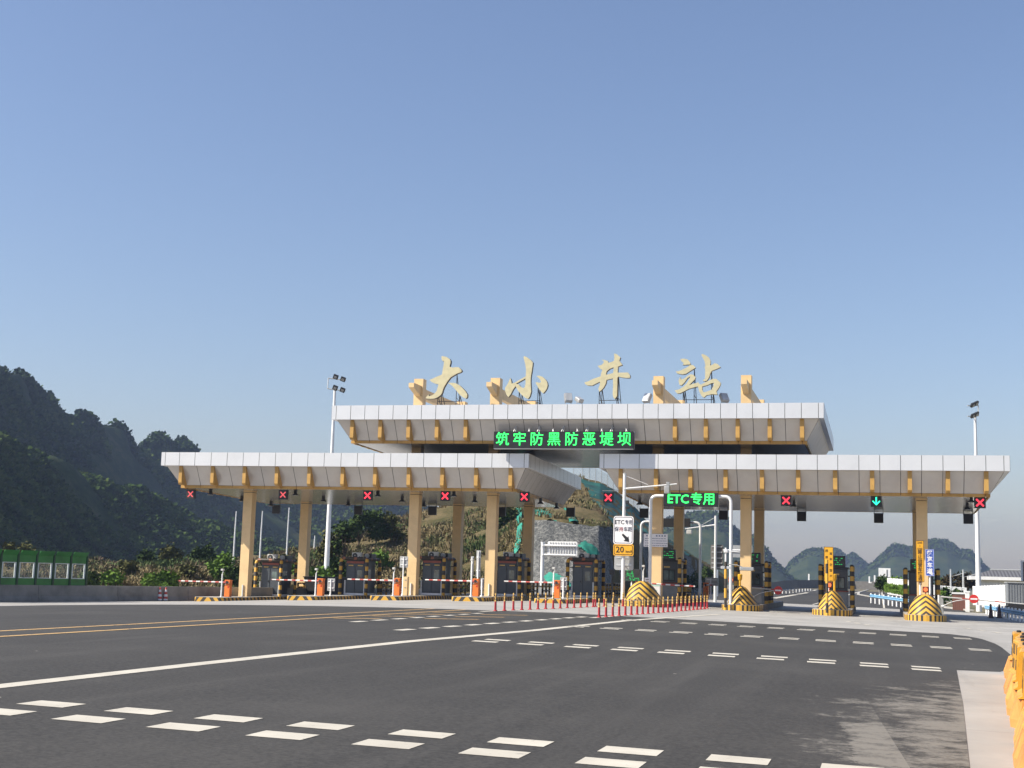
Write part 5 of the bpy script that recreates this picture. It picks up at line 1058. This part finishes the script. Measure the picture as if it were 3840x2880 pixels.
for x, y in ((-15.6, 78.4), (-15.35, 79.9), (-14.9, 80.6)): dup(f3, (x, y, 0), f3['label'], f3['group'])
f4 = dup(f1, (-10.45, 85.2, gz(-10.4)), 'slim red post with yellow sleeve far back by the fast lane exit', 'red and yellow posts by the fast lane exit')
for k in range(8): dup(f4, (-12.55+0.0*k, 87.0+k*2.0, 0), f4['label'], f4['group'])
# ================================================================== LEFT EDGE
W0, W1 = gnd(0, 2258), gnd(760, 2253); dW = (W1-W0); dW.z = 0; uW = dW.normalized()
A = W0-uW*16; Bq = W1+uW*30
wallm = M('stained_concrete', (0.235, 0.222, 0.20), 0.9, var=0.22, scale=0.7, bump=0.3)
LW = (Bq-A).length
t = thing('concrete_wall', 'long low concrete parapet along the left edge of the road', 'wall', (A.x, A.y, gz(W0.x)), rz=math.atan2(uW.y, uW.x))
n_ = int(LW/6)
q = MB()
for k in range(n_): q.prism([(0, -0.3), (0, 0.12), (0.10, 0.35), (0.14, 1.0), (0.40, 1.0), (0.46, -0.3)], LW/n_*k+0.012, LW/n_*(k+1)-0.012, 'x')
q.build('parapet', wallm, t)
def on_wall(px, py=2190):
    d = ray(px, py); nx, ny = -uW.y, uW.x; o = A+Vector((nx, ny, 0))*0.26; k = (o.x*nx+o.y*ny)/(d.x*nx+d.y*ny); return Vector((d.x*k, d.y*k, 0))
grn = M('barrier_green', (0.028, 0.165, 0.030), 0.5, var=0.18, scale=1.2); grnd = M('barrier_green_dark', (0.012, 0.05, 0.022), 0.5, var=0.1)
mt, n, b = _new('acrylic_pane'); b.inputs['Base Color'].default_value = (0.45, 0.52, 0.50, 1); b.inputs['Roughness'].default_value = 0.08; b.inputs['Alpha'].default_value = 0.10; acr = mt
pxs = [-135, -70, -5, 60, 130, 195, 258.6, 320]; PP = [on_wall(x) for x in pxs]; zw = gz(W0.x)+1.0
t = thing('noise_barrier', 'green noise barrier with clear panes standing on the parapet at far left', 'noise barrier', (PP[-1].x, PP[-1].y, zw)); O = Vector(t.location); HB = zat(258, 2070, PP[6].y)-zw
for a_ in PP:
    p = a_-Vector((O.x, O.y, 0)); q = MB(); q.bev(p.x-0.08, p.x+0.08, p.y-0.08, p.y+0.08, 0, HB*0.9, 0.015); q.tube([(p.x, p.y, HB*0.88), (p.x-0.06, p.y-0.02, HB+0.06)], 0.08, 6); q.build('post', grnd, t)
for a_, b_ in zip(PP, PP[1:]):
    p, r_ = a_-Vector((O.x, O.y, 0)), b_-Vector((O.x, O.y, 0)); e = (r_-p); ln = e.length; e = e/ln; nn = Vector((-e.y, e.x, 0))*0.03
    def slab(s0, s1, z0, z1, th, lean=0.0):
        a2, b2 = p+e*s0, p+e*s1; m2 = nn*th; ld = Vector((lean*-nn.x*30, lean*-nn.y*30, 0))
        q.add([a2-m2+Vector((0, 0, z0)), b2-m2+Vector((0, 0, z0)), b2+m2+Vector((0, 0, z0)), a2+m2+Vector((0, 0, z0)), a2-m2+ld+Vector((0, 0, z1)), b2-m2+ld+Vector((0, 0, z1)), b2+m2+ld+Vector((0, 0, z1)), a2+m2+ld+Vector((0, 0, z1))], [(3, 2, 1, 0), (4, 5, 6, 7), (0, 1, 5, 4), (1, 2, 6, 5), (2, 3, 7, 6), (3, 0, 4, 7)])
    q = MB(); slab(0.09, ln-0.09, 0.0, HB*0.19, 1.5); q.build('green_panel', grn, t); q = MB(); slab(0.09, ln-0.09, HB*0.66, HB*0.86, 1.5); slab(0.09, ln-0.09, HB*0.861, HB, 1.5, 0.25); q.build('green_panel', grn, t)
    q = MB(); slab(0.10, 0.20, HB*0.195, HB*0.655, 1.1); slab(ln-0.20, ln-0.10, HB*0.195, HB*0.655, 1.1); slab(0.201, ln-0.201, HB*0.195, HB*0.215, 1.1); slab(0.201, ln-0.201, HB*0.635, HB*0.655, 1.1); f_ = q.build('pane_frame', M('frame_pale', (0.50, 0.55, 0.54), 0.5), t)
    q = MB(); slab(0.21, ln-0.21, HB*0.216, HB*0.634, 0.3); q.build('pane', acr, f_)
conem = stripe('cone_bands', (0, 0, 0, 1.0), 0.30, 0.5, 0.15, (0.50, 0.05, 0.035), (0.78, 0.77, 0.76)); coned = stripe('dark_cone_bands', (0, 0, 0, 1.0), 0.30, 0.62, 0.2, (0.06, 0.02, 0.022), (0.12, 0.06, 0.06))
def cone(p, lab, mat, gr, h=0.9):
    t = thing('traffic_cone', lab, 'traffic cone', (p.x, p.y, gz(p.x)), gr); q = MB(); q.lathe([(0.17, 0.045), (0.16, 0.09), (0.055, h-0.05), (0.03, h)], n=16); q.build('cone', mat, t, smooth=True); q = MB(); q.bev(-0.22, 0.22, -0.22, 0.22, 0, 0.05, 0.015); q.build('foot', black, t)
cone(gnd(598, 2254), 'red and white striped cone at left of a pair by the parapet', conem, 'striped cones by the left parapet'); cone(gnd(620, 2254), 'red and white striped cone at right of a pair by the parapet', conem, 'striped cones by the left parapet')
# thin poles on the bank
for (px, pt, pb, Y, lab) in ((876, 1917, 2090, 134, 'thin white pole left of the first column'), (975, 1916, 2085, 137, 'thin white pole right of the first column'), (1075, 1903, 2078, 140, 'thin white pole left of the second hanging black box'), (1178, 2008, 2062, 152, 'short thin pole on the hillside left of the lighting mast')):
    p = at(px, pb, Y); t = thing('slim_pole', lab, 'pole', (p.x, Y, p.z-0.6), 'thin white poles on the bank'); q = MB(); h = zat(px, pt, Y)-p.z+0.6; q.tube([(0, 0, 0), (0, 0, h*0.6), (0.02, 0, h)], [0.11, 0.085, 0.06], 8); q.build('shaft', gal, t, smooth=True); q = MB(); q.lathe([(0.2, 0), (0.2, 0.25)], n=8); q.build('footing', conc, t)
# lighting masts
def mast(px, pyr, pt, Y, lab, side):
    x = xat(px, Y, pyr); z0 = gz(max(-50, min(x, 20)))-0.2; t = thing('lighting_mast', lab, 'lighting mast', (x, Y, z0), 'tall white lighting masts', rz=0 if side > 0 else R(62)); zt = zat(px, pt, Y)-z0
    q = MB(); q.tube([(0, 0, 0), (0, 0, zt*0.5), (0, 0, zt)], [0.26, 0.19, 0.12], 14); q.build('pole', white, t, smooth=True)
    q = MB(); s = side; q.tube([(-0.75*s, 0, zt+0.15), (-0.72*s, 0, zt+1.15)], 0.05, 6); q.tube([(-0.75*s, 0, zt+0.15), (0.95*s, 0.3, zt-0.05)], 0.05, 6); q.tube([(-0.72*s, 0, zt+1.15), (0.95*s, 0.3, zt+0.95)], 0.05, 6); q.build('crossarm', galv, t)
    for dx, dz in ((0.1, 0.12), (0.85, -0.1), (0.1, 1.15), (0.85, 0.92)):
        q = MB(); q.bev(-0.24, 0.24, -0.10, 0.10, -0.22, 0.22, 0.04); o = q.build('floodlight', dark, t, loc=(dx*s, -0.18, zt+dz+0.08)); o.rotation_euler = (R(38), R(20)*s, 0.35*s)
        q = MB(); q.bev(-0.13, 0.13, -0.115, -0.101, -0.13, 0.13, 0.005); q.build('lens', glass, o)
mast(1240, 1800, 1463, 117, 'tall white mast with four floodlights rising left of the upper canopy', 1)
mast(3663, 1880, 1562, 134, 'tall white mast with floodlights at the right, behind the white fence', -1)
# ================================================================== RIGHT EDGE
blue = M('guardrail_blue', (0.20, 0.42, 0.62), 0.45, var=0.08)
def guardrail(pts, lab, n):
    t = thing('guardrail', lab, 'guardrail', pts[0]); O = Vector(pts[0]); L_ = [Vector(p)-O for p in pts]
    tot = sum((b-a).length for a, b in zip(L_, L_[1:]))
    def along(s):
        for a, b in zip(L_, L_[1:]):
            l = (b-a).length
            if s <= l+1e-6: return a+(b-a)*(s/l)
            s -= l
        return L_[-1]
    for k in range(n):
        p = along(tot*k/(n-1)); q = MB(); q.lathe([(0.075, -0.2), (0.075, 0.80), (0.05, 0.84)], (p.x, p.y, p.z), 8); q.build('post', white, t, smooth=True)
    q = MB()
    for a, b in zip(L_, L_[1:]):
        e = (b-a); nn = Vector((-e.y, e.x, 0)).normalized(); 
        if nn.x > 0: nn = -nn
        prof = [(0.09, 0.42), (0.16, 0.47), (0.16, 0.52), (0.10, 0.57), (0.16, 0.63), (0.16, 0.68), (0.09, 0.73)]
        vs = [a+nn*d+Vector((0, 0, z)) for d, z in prof]+[b+nn*d+Vector((0, 0, z)) for d, z in prof]
        q.add(vs, [(i, i+1, 8+i, 7+i) for i in range(6)])
    q.build('beam', blue, t); return t
ga, gb_ = gnd(3860, 2338), gnd(3634, 2288)
gp = [Vector((8.95, 84, gz(9))), Vector((8.6, 96, gz(9))), Vector((8.25, 118, gz(8.2)))]
guardrail(gp, 'blue beam guardrail on white posts at the right, behind two dark cones', 17)
cone(gnd(3716, 2318), 'dark weathered cone at left of a pair by the blue guardrail', coned, 'dark cones by the blue guardrail', 1.0); cone(gnd(3748, 2318), 'dark weathered cone at right of a pair by the blue guardrail', coned, 'dark cones by the blue guardrail', 1.0)
t = thing('yellow_drum', 'dull yellow post end at the gap in the blue guardrail', 'marker', (gnd(3776, 2318).x, gnd(3776, 2318).y, gz(8.5))); q = MB(); q.bev(-0.12, 0.12, -0.12, 0.12, 0, 0.8, 0.03); q.build('body', M('dull_yellow', (0.30, 0.22, 0.04), 0.6), t); q = MB(); q.box(-0.14, 0.14, -0.14, 0.14, 0.801, 0.86); q.build('cap', black, t)
gl = [Vector((xat(3266, 150), 150, 0.0)), Vector((xat(3330, 140), 140, -0.1)), Vector((xat(3412, 127), 127, -0.2))]
guardrail(gl, 'blue guardrail with white foot far off right of the open lane booth', 10)
guardrail([Vector((xat(2905, 205), 205, 0)), Vector((xat(3040, 260), 260, 0.6))], 'blue guardrail along the ramp left of the yellow vertical sign', 12)
# white panel fence, gate pillar, brick panel
def fence(p0, p1, h, n, lab, mat, dark_foot=0.0):
    p0, p1 = Vector(p0), Vector(p1); t = thing('panel_fence', lab, 'fence', p0); e = p1-p0; ln = e.length; ux = e/ln; nn = Vector((-ux.y, ux.x, 0)); q = MB(); f_ = MB()
    if nn.y > 0: nn = -nn
    for k in range(n+1):
        c = ux*(ln*k/n); vs = []
        for s, d in ((-0.11, 0.06), (0.11, 0.06), (0.11, -0.06), (-0.11, -0.06)): vs.append(c+ux*s+nn*d)
        q.add([v+Vector((0, 0, 0)) for v in vs]+[v+Vector((0, 0, h+0.12)) for v in vs], [(3, 2, 1, 0), (4, 5, 6, 7), (0, 1, 5, 4), (1, 2, 6, 5), (2, 3, 7, 6), (3, 0, 4, 7)])
    q.build('pillar', mat, t)
    q = MB(); q.add([nn*0.02, ux*ln+nn*0.02, ux*ln+nn*0.02+Vector((0, 0, h)), nn*0.02+Vector((0, 0, h))], [(0, 1, 2, 3)])
    q.add([-nn*0.02, ux*ln-nn*0.02, ux*ln-nn*0.02+Vector((0, 0, h)), -nn*0.02+Vector((0, 0, h))], [(3, 2, 1, 0)])
    q.add([nn*0.02+Vector((0, 0, h)), ux*ln+nn*0.02+Vector((0, 0, h)), ux*ln-nn*0.02+Vector((0, 0, h)), -nn*0.02+Vector((0, 0, h))], [(0, 1, 2, 3)])
    q.build('panel', mat, t)
    q = MB(); q.tube([Vector((0, 0, h+0.02)), ux*ln+Vector((0, 0, h+0.02))], 0.07, 6); q.build('coping', mat, t); return t
YF0, YF1 = 128, 117; zf = lambda px, py, Y: at(px, py, Y)
pA, pB = zf(3652, 2269, YF0), zf(3778, 2270, YF1)
fence(pA, pB, zat(3652, 2203, YF0)-pA.z, 11, 'white panel fence with pillars behind the right guardrail', white)
pC = zf(3330, 2228, 165); pD = zf(3420, 2243, 145); fence(pC, pD, 1.75, 7, 'white slatted fence with creepers, far off left of the last column', white)
pE = zf(3450, 2246, 160); pF = zf(3622, 2262, 160); fence(pE, pF, 1.6, 9, 'white slatted fence seen between the last column and the gate pillar', white)
p = zf(3628.5, 2286, 126); t = thing('gate_pillar', 'square white gate pillar left of the right fence', 'pillar', p); hh = zat(3628, 2222, 126)-p.z; q = MB(); q.bev(-0.17, 0.17, -0.17, 0.17, -0.2, hh, 0.02); q.build('shaft', white, t); q = MB(); q.bev(-0.22, 0.22, -0.22, 0.22, hh+0.001, hh+0.12, 0.02); q.build('cap', white, t)
p = zf(3597, 2281, 132); t = thing('brick_wall', 'short red brown wall with a white coping beside the gate pillar', 'wall', p); hh = zat(3597, 2228, 132)-p.z; w2 = (xat(3622, 132)-xat(3573, 132))/2
mt, n, b = _new('red_brick'); br = n.nodes.new('ShaderNodeTexBrick'); n.links.new(_coord(n), br.inputs[0]); br.inputs['Color1'].default_value = (0.21, 0.085, 0.06, 1); br.inputs['Color2'].default_value = (0.17, 0.07, 0.05, 1); br.inputs['Mortar'].default_value = (0.2, 0.15, 0.12, 1); br.inputs['Scale'].default_value = 3.0; n.links.new(br.outputs[0], b.inputs['Base Color']); b.inputs['Roughness'].default_value = 0.85
q = MB(); q.box(-w2, w2, -0.15, 0.15, -0.2, hh); q.build('brickwork', mt, t); q = MB(); q.box(-w2-0.05, w2+0.05, -0.2, 0.2, hh+0.001, hh+0.16); q.build('coping', white, t)
# white house with tiled roof
YH = 165; x0, x1, xr = xat(3652, YH), xat(3900, YH), xat(3722, YH); zb_ = gz(12); ze = zat(3700, 2166, YH); zr = zat(3760, 2138, YH)
t = thing('house', 'white low house with grey tiled hip roof behind the fence at right', 'house', (x0, YH, zb_)); ze -= zb_; zr -= zb_; wd = x1-x0
q = MB(); q.box(0.6, wd-0.6, 0.5, 7, 0, ze-0.25); q.build('wall', white, t); q = MB(); q.box(-0.3, wd, -0.3, 7.8, ze-0.25, ze+0.12); q.build('eaves', white, t)
mt, n, b = _new('roof_tiles'); sx = n.nodes.new('ShaderNodeSeparateXYZ'); n.links.new(_coord(n), sx.inputs[0]); wv = _math(n, 'FRACT', _math(n, 'MULTIPLY', sx.outputs[0], 2.6)); n.links.new(_ramp(n, wv, [(0.1, (0.05, 0.05, 0.055)), (0.5, (0.16, 0.16, 0.17)), (0.9, (0.09, 0.09, 0.095))]), b.inputs['Base Color']); b.inputs['Roughness'].default_value = 0.7
q = MB(); r0_ = xr-x0; q.add([(-0.2, -0.2, ze+0.13), (wd, -0.2, ze+0.13), (wd, 7.6, ze+0.13), (-0.2, 7.6, ze+0.13), (r0_, 3.6, zr), (wd, 3.6, zr)], [(0, 1, 5, 4), (0, 4, 3), (3, 4, 5, 2), (0, 3, 2, 1)]); q.build('roof', mt, t)
q = MB(); q.tube([(r0_, 3.6, zr+0.05), (wd, 3.6, zr+0.05)], 0.12, 6); q.build('ridge', grey, t)
for px in (3674, 3700):
    x = xat(px, YH)-x0; q = MB(); q.box(x-0.35, x+0.35, 0.46, 0.498, 0.9, 2.0); q.build('window', dark, t)
q = MB(); q.lathe([(0.05, 0), (0.28, 0.2), (0.28, 0.4), (0.05, 0.55)], (xat(3678, YH)-x0, 3, ze+0.8), 10); q.build('roof_vent', white, t)
YC = 112; a = zf(3781, 2292, YC); hh = zat(3781, 2186, YC)-a.z; w2 = (xat(3900, YC)-xat(3781, YC))
t = thing('site_cabin', 'grey ribbed metal cabin with a dark lower half at the right edge', 'cabin', (a.x, YC, a.z)); q = MB(); q.box(0, w2, 0, 2.4, hh*0.28, hh); q.build('wall', M('cabin_grey', (0.20, 0.215, 0.23), 0.55, var=0.06), t); q = MB(); q.box(0.02, w2-0.02, 0.02, 2.38, 0, hh*0.279); q.build('skirt', black, t); q = MB()
for k in range(12): q.box(0.05+k*0.2, 0.09+k*0.2, -0.03, -0.002, hh*0.29, hh*0.98)
q.build('rib', M('cabin_grey_dark', (0.15, 0.16, 0.175), 0.55), t); q = MB(); q.box(-0.06, w2+0.06, -0.08, 2.5, hh+0.001, hh+0.09); q.build('roof', grey, t)
Yk = 104; a = at(3836, 2180, Yk); t = thing('edge_sign', 'white edged upright panel cut by the right photo edge', 'sign', (a.x, Yk, gz(10))); q = MB(); z1 = zat(3836, 2102, Yk)-gz(10); zz = a.z-gz(10); q.box(-0.12, 0.0, -0.05, 0.05, zz, z1); q.box(0.0, 1.3, -0.05, 0.05, z1-0.1, z1); q.build('frame', white, t); q = MB(); q.box(0.001, 1.3, -0.03, 0.03, zz, z1-0.101); q.build('panel', M('panel_brown', (0.22, 0.19, 0.17), 0.6), t); q = MB(); q.tube([(0.6, 0.1, 0), (0.6, 0.1, z1)], 0.06, 8); q.build('post', galv, t)
q = MB(); q.tube([(0.1, -0.3, zz-0.75), (-0.12, -0.3, zz-0.5), (-0.05, -0.3, zz-0.15), (0.3, -0.3, zz-0.1)], 0.05, 6); t2 = thing('mirror_arm', 'black curved tube at the right photo edge before the grey cabin', 'mirror arm', (a.x, Yk-2, gz(10))); q.build('tube', black, t2); q = MB(); q.bev(0.25, 0.7, -0.4, -0.2, zz-0.8, zz-0.1, 0.04); q.build('mirror', black, t2)
# street lamps, marker board, trees at right
def lamp(px, pt, pb, Y, lab, d=1):
    b_ = at(px, pb, Y); t = thing('street_lamp', lab, 'street lamp', (b_.x, Y, b_.z), 'small lamps along the far roads'); h = zat(px, pt, Y)-b_.z; q = MB(); q.tube([(0, 0, 0), (0, 0, h)], [0.14, 0.09], 8); q.build('pole', galv, t); q = MB(); q.prism([(0, h-0.9), (d*1.3, h-0.45), (d*1.9, h-0.3), (d*0.9, h-0.72)], -0.3, 0.3); q.build('panel', sgrey, t)
lamp(3566, 2134, 2215, 175, 'lamp post with tilted panel left of the dark trees at right'); lamp(3613, 2136, 2222, 170, 'lamp post with tilted panel among the dark trees, left of the right mast')
for px, pt, pb, lab in ((3033, 2152, 2178, 'small white L-shaped post on the far parapet left of the yellow sign'), (3260, 2161, 2186, 'left of two small white posts on the far parapet'), (3280, 2157, 2181, 'right of two small white posts on the far parapet')):
    b_ = at(px, pb, 228); t = thing('marker_post', lab, 'post', (b_.x, 228, b_.z), 'small white posts on the far parapet'); h = zat(px, pt, 228)-b_.z; q = MB(); q.box(-0.12, 0.12, -0.05, 0.05, 0, h); q.build('post', white, t); q = MB(); q.box(-0.1, 0.35, -0.1, 0.1, -0.02, 0.12); q.build('foot', white, t)
Ym = 185; a, b_ = at(3295, 2192, Ym), at(3339, 2131, Ym); z0 = gz(0)-0.2; t = thing('billboard', 'white square board on posts above the hedge, far right of the booth', 'billboard', ((a.x+b_.x)/2, Ym, z0)); w2 = (b_.x-a.x)/2; q = MB(); q.box(-w2, w2, -0.1, 0.1, a.z-z0, b_.z-z0); q.build('panel', white, t); q = MB(); q.box(-w2, -w2+0.2, 0.11, 0.3, 0, b_.z-z0); q.box(w2-0.2, w2, 0.11, 0.3, 0, b_.z-z0); q.build('post', grey, t)
q = MB(); q.prism([(w2*0.35, b_.z-z0-0.2), (w2*0.5, b_.z-z0-0.2), (w2*0.5, a.z-z0+0.95), (w2*0.95, a.z-z0+0.5), (-w2*0.2, a.z-z0+0.6), (w2*0.35, a.z-z0+0.95)], -0.13, -0.101); q.build('emblem', dark, t)
G3 = 'trees and shrubs along the right side'
for px, pb, pt, wpx, Y, kind, lab in ((3555, 2232, 2160, 36, 178, 'r', 'rust dark tree left of the first tilted panel lamp'), (3585, 2232, 2150, 44, 180, 'r', 'rust dark tree between the two tilted panel lamps'), (3628, 2232, 2146, 52, 176, 'r', 'broad rust dark tree left of the right mast'), (3530, 2230, 2168, 30, 182, 'd', 'small dark tree right of the blue sign'), (3648, 2230, 2162, 34, 178, 'r', 'dark tree touching the right mast'),
   (3312, 2228, 2158, 24, 178, 'b', 'young green tree in front of the white billboard'), (3300, 2215, 2165, 20, 176, 'd', 'slim green tree at the left edge of the billboard'), (3345, 2222, 2168, 30, 178, 'b', 'green shrub right of the billboard'), (3372, 2226, 2164, 30, 174, 'b', 'green shrub over the white slatted fence'), (3398, 2230, 2176, 26, 172, 'd', 'dark shrub over the fence left of the last booth'), (3548, 2262, 2205, 26, 156, 'd', 'creeper covered shrub before the far fence, right of the last column'), (3530, 2266, 2225, 24, 150, 'b', 'low green shrub by the rightmost mound'), (3585, 2268, 2215, 22, 154, 'd', 'creeper covered shrub left of the brick wall'),
   (2650, 2220, 2120, 70, 190, 'd', 'dark tree beyond the fast lane, behind the far orange gate'), (2600, 2225, 2150, 60, 196, 'd', 'dark tree beyond the farther gantry')):
    p = at(px, pb, Y); h = max(1.0, zat(px, pt, Y)-p.z); tree(lab, p, h, wpx*Y*1.03/FPX, kind, G3, 170, 0.25, 'tree' if h > 2.2 else 'shrub', 0.2)
mb = MB()
for _ in range(3200):
    s = rnd.random(); px = 3318+s*95; Y = 168-s*24; p = at(px, 2200+s*14+rnd.uniform(-12, 16), Y); clump(mb, p, 0.16, 2, 0.8)
tag(mb.build('creeper', lm['b']), 'green creeper leaves over the white slatted fence', 'creeper', kind='stuff')
# curved far parapet and kerbs beyond the right lanes
q = MB(); pts = [(2840, 2208, 2180, 195), (2895, 2201, 2184.5, 200), (2938, 2197, 2177, 210), (2990, 2194, 2175.5, 220), (3070, 2193, 2175, 230), (3140, 2195, 2177, 234), (3205, 2196, 2179.5, 236), (3300, 2198, 2181, 236), (3420, 2200, 2183, 236)]
for (pa, ba, ta, ya), (pb, bb, tb, yb) in zip(pts, pts[1:]):
    a0, a1, b0, b1 = at(pa, ba+14, ya), at(pa, ta, ya), at(pb, bb+14, yb), at(pb, tb, yb); d = Vector((0, 0.35, 0)); q.add([a0, b0, b1, a1, a0+d, b0+d, b1+d, a1+d], [(0, 1, 2, 3), (7, 6, 5, 4), (3, 2, 6, 7)])
tag(q.build('parapet_wall', M('far_concrete', (0.20, 0.19, 0.18), 0.9, var=0.12)), 'long curved concrete parapet of the far ramp behind the right lanes', 'parapet')
def strip(name, pts, w_, h, mat, lab=None):
    q = MB()
    P3 = [Vector((gnd(px, py).x, gnd(px, py).y, 0)) for px, py in pts]
    for a, b in zip(P3, P3[1:]):
        n2 = Vector((-(b-a).y, (b-a).x, 0)).normalized()*w_/2
        for u in (a-n2, b-n2, b+n2, a+n2): u.z = gz(min(u.x, 12))
        c0 = [a-n2, b-n2, b+n2, a+n2]; c0 = [Vector((v.x, v.y, gz(min(v.x, 12))+0.008)) for v in c0]; c1 = [v+Vector((0, 0, h)) for v in c0]
        if h < 0.02: q.add(c1, [(0, 1, 2, 3)])
        else: q.add(c0+c1, [(3, 2, 1, 0), (4, 5, 6, 7), (0, 1, 5, 4), (1, 2, 6, 5), (2, 3, 7, 6), (3, 0, 4, 7)])
    return struct(q, name, mat)
strip('edge_line', [(2900, 2244), (2960, 2234), (3020, 2224), (3060, 2212)], 0.7, 0.006, paint)
strip('kerb', [(3420, 2266), (3330, 2246), (3260, 2238), (3218, 2230), (3222, 2222), (3262, 2208)], 0.5, 0.14, conc)
strip('kerb', [(3640, 2292), (3560, 2282), (3500, 2274)], 0.5, 0.15, conc)
# ================================================================== water filled barriers at the right foreground
pl_o = M('barrier_orange_plastic', (0.64, 0.265, 0.065), 0.42, var=0.2, scale=1.6); pl_y = M('barrier_yellow_plastic', (0.60, 0.30, 0.03), 0.42, var=0.2, scale=1.6); blackp = M('barrier_black_patch', (0.035, 0.03, 0.028), 0.55, var=0.3)
def water_barrier():
    t = thing('water_barrier', 'x', 'water barrier'); L_ = 1.86; W_ = 0.24
    q = MB(); q.prism([(-0.23, 0.42), (-0.16, 0.46), (-0.13, 0.98), (-0.10, 1.0), (0.10, 1.0), (0.13, 0.98), (0.16, 0.46), (0.23, 0.42)], 0.07, L_-0.07, 'y'); q.build('upper_body', pl_y, t)
    q = MB()
    y0, y1 = 0.03, L_-0.03; a = [(-0.33, 0.0), (-0.34, 0.12), (-0.235, 0.415), (0.235, 0.415), (0.34, 0.12), (0.33, 0.0)]; m_ = [(-0.20, 0.0), (-0.20, 0.12), (-0.16, 0.40), (0.16, 0.40), (0.20, 0.12), (0.20, 0.0)]
    n2 = len(a); rings = [(y0, m_), (y0+0.34, a), (y0+0.62, a), (y0+0.78, [(x*0.9, z) for x, z in a]), (y1-0.78, [(x*0.9, z) for x, z in a]), (y1-0.62, a), (y1-0.34, a), (y1, m_)]; vs = [(x, y, z) for y, r_ in rings for x, z in r_]; fs = []
    for j in range(len(rings)-1):
        for i in range(n2): fs.append((j*n2+i, j*n2+(i+1) % n2, (j+1)*n2+(i+1) % n2, (j+1)*n2+i))
    fs += [tuple(range(n2)), tuple(range((len(rings)-1)*n2, len(rings)*n2))]; q.add(vs, fs)
    q.build('foot', pl_o, t)
    for y in (0.30, 0.60, 1.12, 1.42):
        for sg in (-1, 1):
            for z0_, z1_, dy_ in ((0.75, 0.94, 0.0), (0.48, 0.66, 0.10)):
                e0, e1 = 0.16-(z0_-0.46)*0.0577+0.005, 0.16-(z1_-0.46)*0.0577+0.005; ya, yb = y+dy_, y+dy_+0.15
                q = MB(); q.add([(sg*e0, ya, z0_), (sg*e0, yb, z0_), (sg*e1, yb, z1_), (sg*e1, ya, z1_), (sg*0.10, ya, z0_), (sg*0.10, yb, z0_), (sg*0.10, yb, z1_), (sg*0.10, ya, z1_)], [(0, 1, 2, 3), (7, 6, 5, 4), (0, 4, 5, 1), (1, 5, 6, 2), (2, 6, 7, 3), (3, 7, 4, 0)]); q.build('black_patch', blackp, t)
    q = MB(); q.lathe([(0.05, 1.0), (0.05, 1.04), (0.03, 1.05)], (0, L_*0.5, 0), 10); q.build('filler_cap', black, t)
    q = MB(); q.box(-0.05, 0.05, L_-0.019, L_+0.03, 0.45, 0.9); q.build('hinge', pl_y, t); return t
wb = water_barrier(); ys = [31.9-1.9*k for k in range(11)]
wl = ['orange and yellow plastic barrier farthest back in the right row', 'orange and yellow plastic barrier second from the far end of the right row', 'orange and yellow plastic barrier third from the far end of the right row', 'orange and yellow plastic barrier fourth from the far end of the right row', 'orange and yellow plastic barrier fifth from the far end of the right row'] + ['orange and yellow plastic barrier in the near part of the right row']*6
for k, y in enumerate(ys):
    x = 3.05-(33.8-y)*0.075; g_ = 'plastic barriers in a row at right' if k < 5 else 'near plastic barriers at the right photo edge'
    if k == 0: wb.location = (x, y, gz(x)); wb['label'] = wl[0]; wb['group'] = g_; wb.rotation_euler = (0, 0, -0.075); wb.scale = (1, 1, 1)
    else: dup(wb, (x+rnd.uniform(-0.05, 0.05), y, gz(x)), wl[k], g_, rz=-0.075+rnd.uniform(-0.055, 0.055))
# ================================================================== AIR
mt = bpy.data.materials.new('haze_air'); mt.use_nodes = True; n = mt.node_tree; n.nodes.remove(n.nodes['Principled BSDF'])
pv = n.nodes.new('ShaderNodeVolumePrincipled'); pv.inputs['Color'].default_value = (0.34, 0.43, 0.66, 1); pv.inputs['Density'].default_value = 0.00023; pv.inputs['Anisotropy'].default_value = 0.35
n.links.new(pv.outputs[0], n.nodes['Material Output'].inputs['Volume'])
q = MB(); q.box(-2600, 2600, -410, 3600, -60, 150); hz = q.build('haze', mt); hz['kind'] = 'stuff'; hz['label'] = 'pale blue haze over the whole valley'; hz['category'] = 'haze'
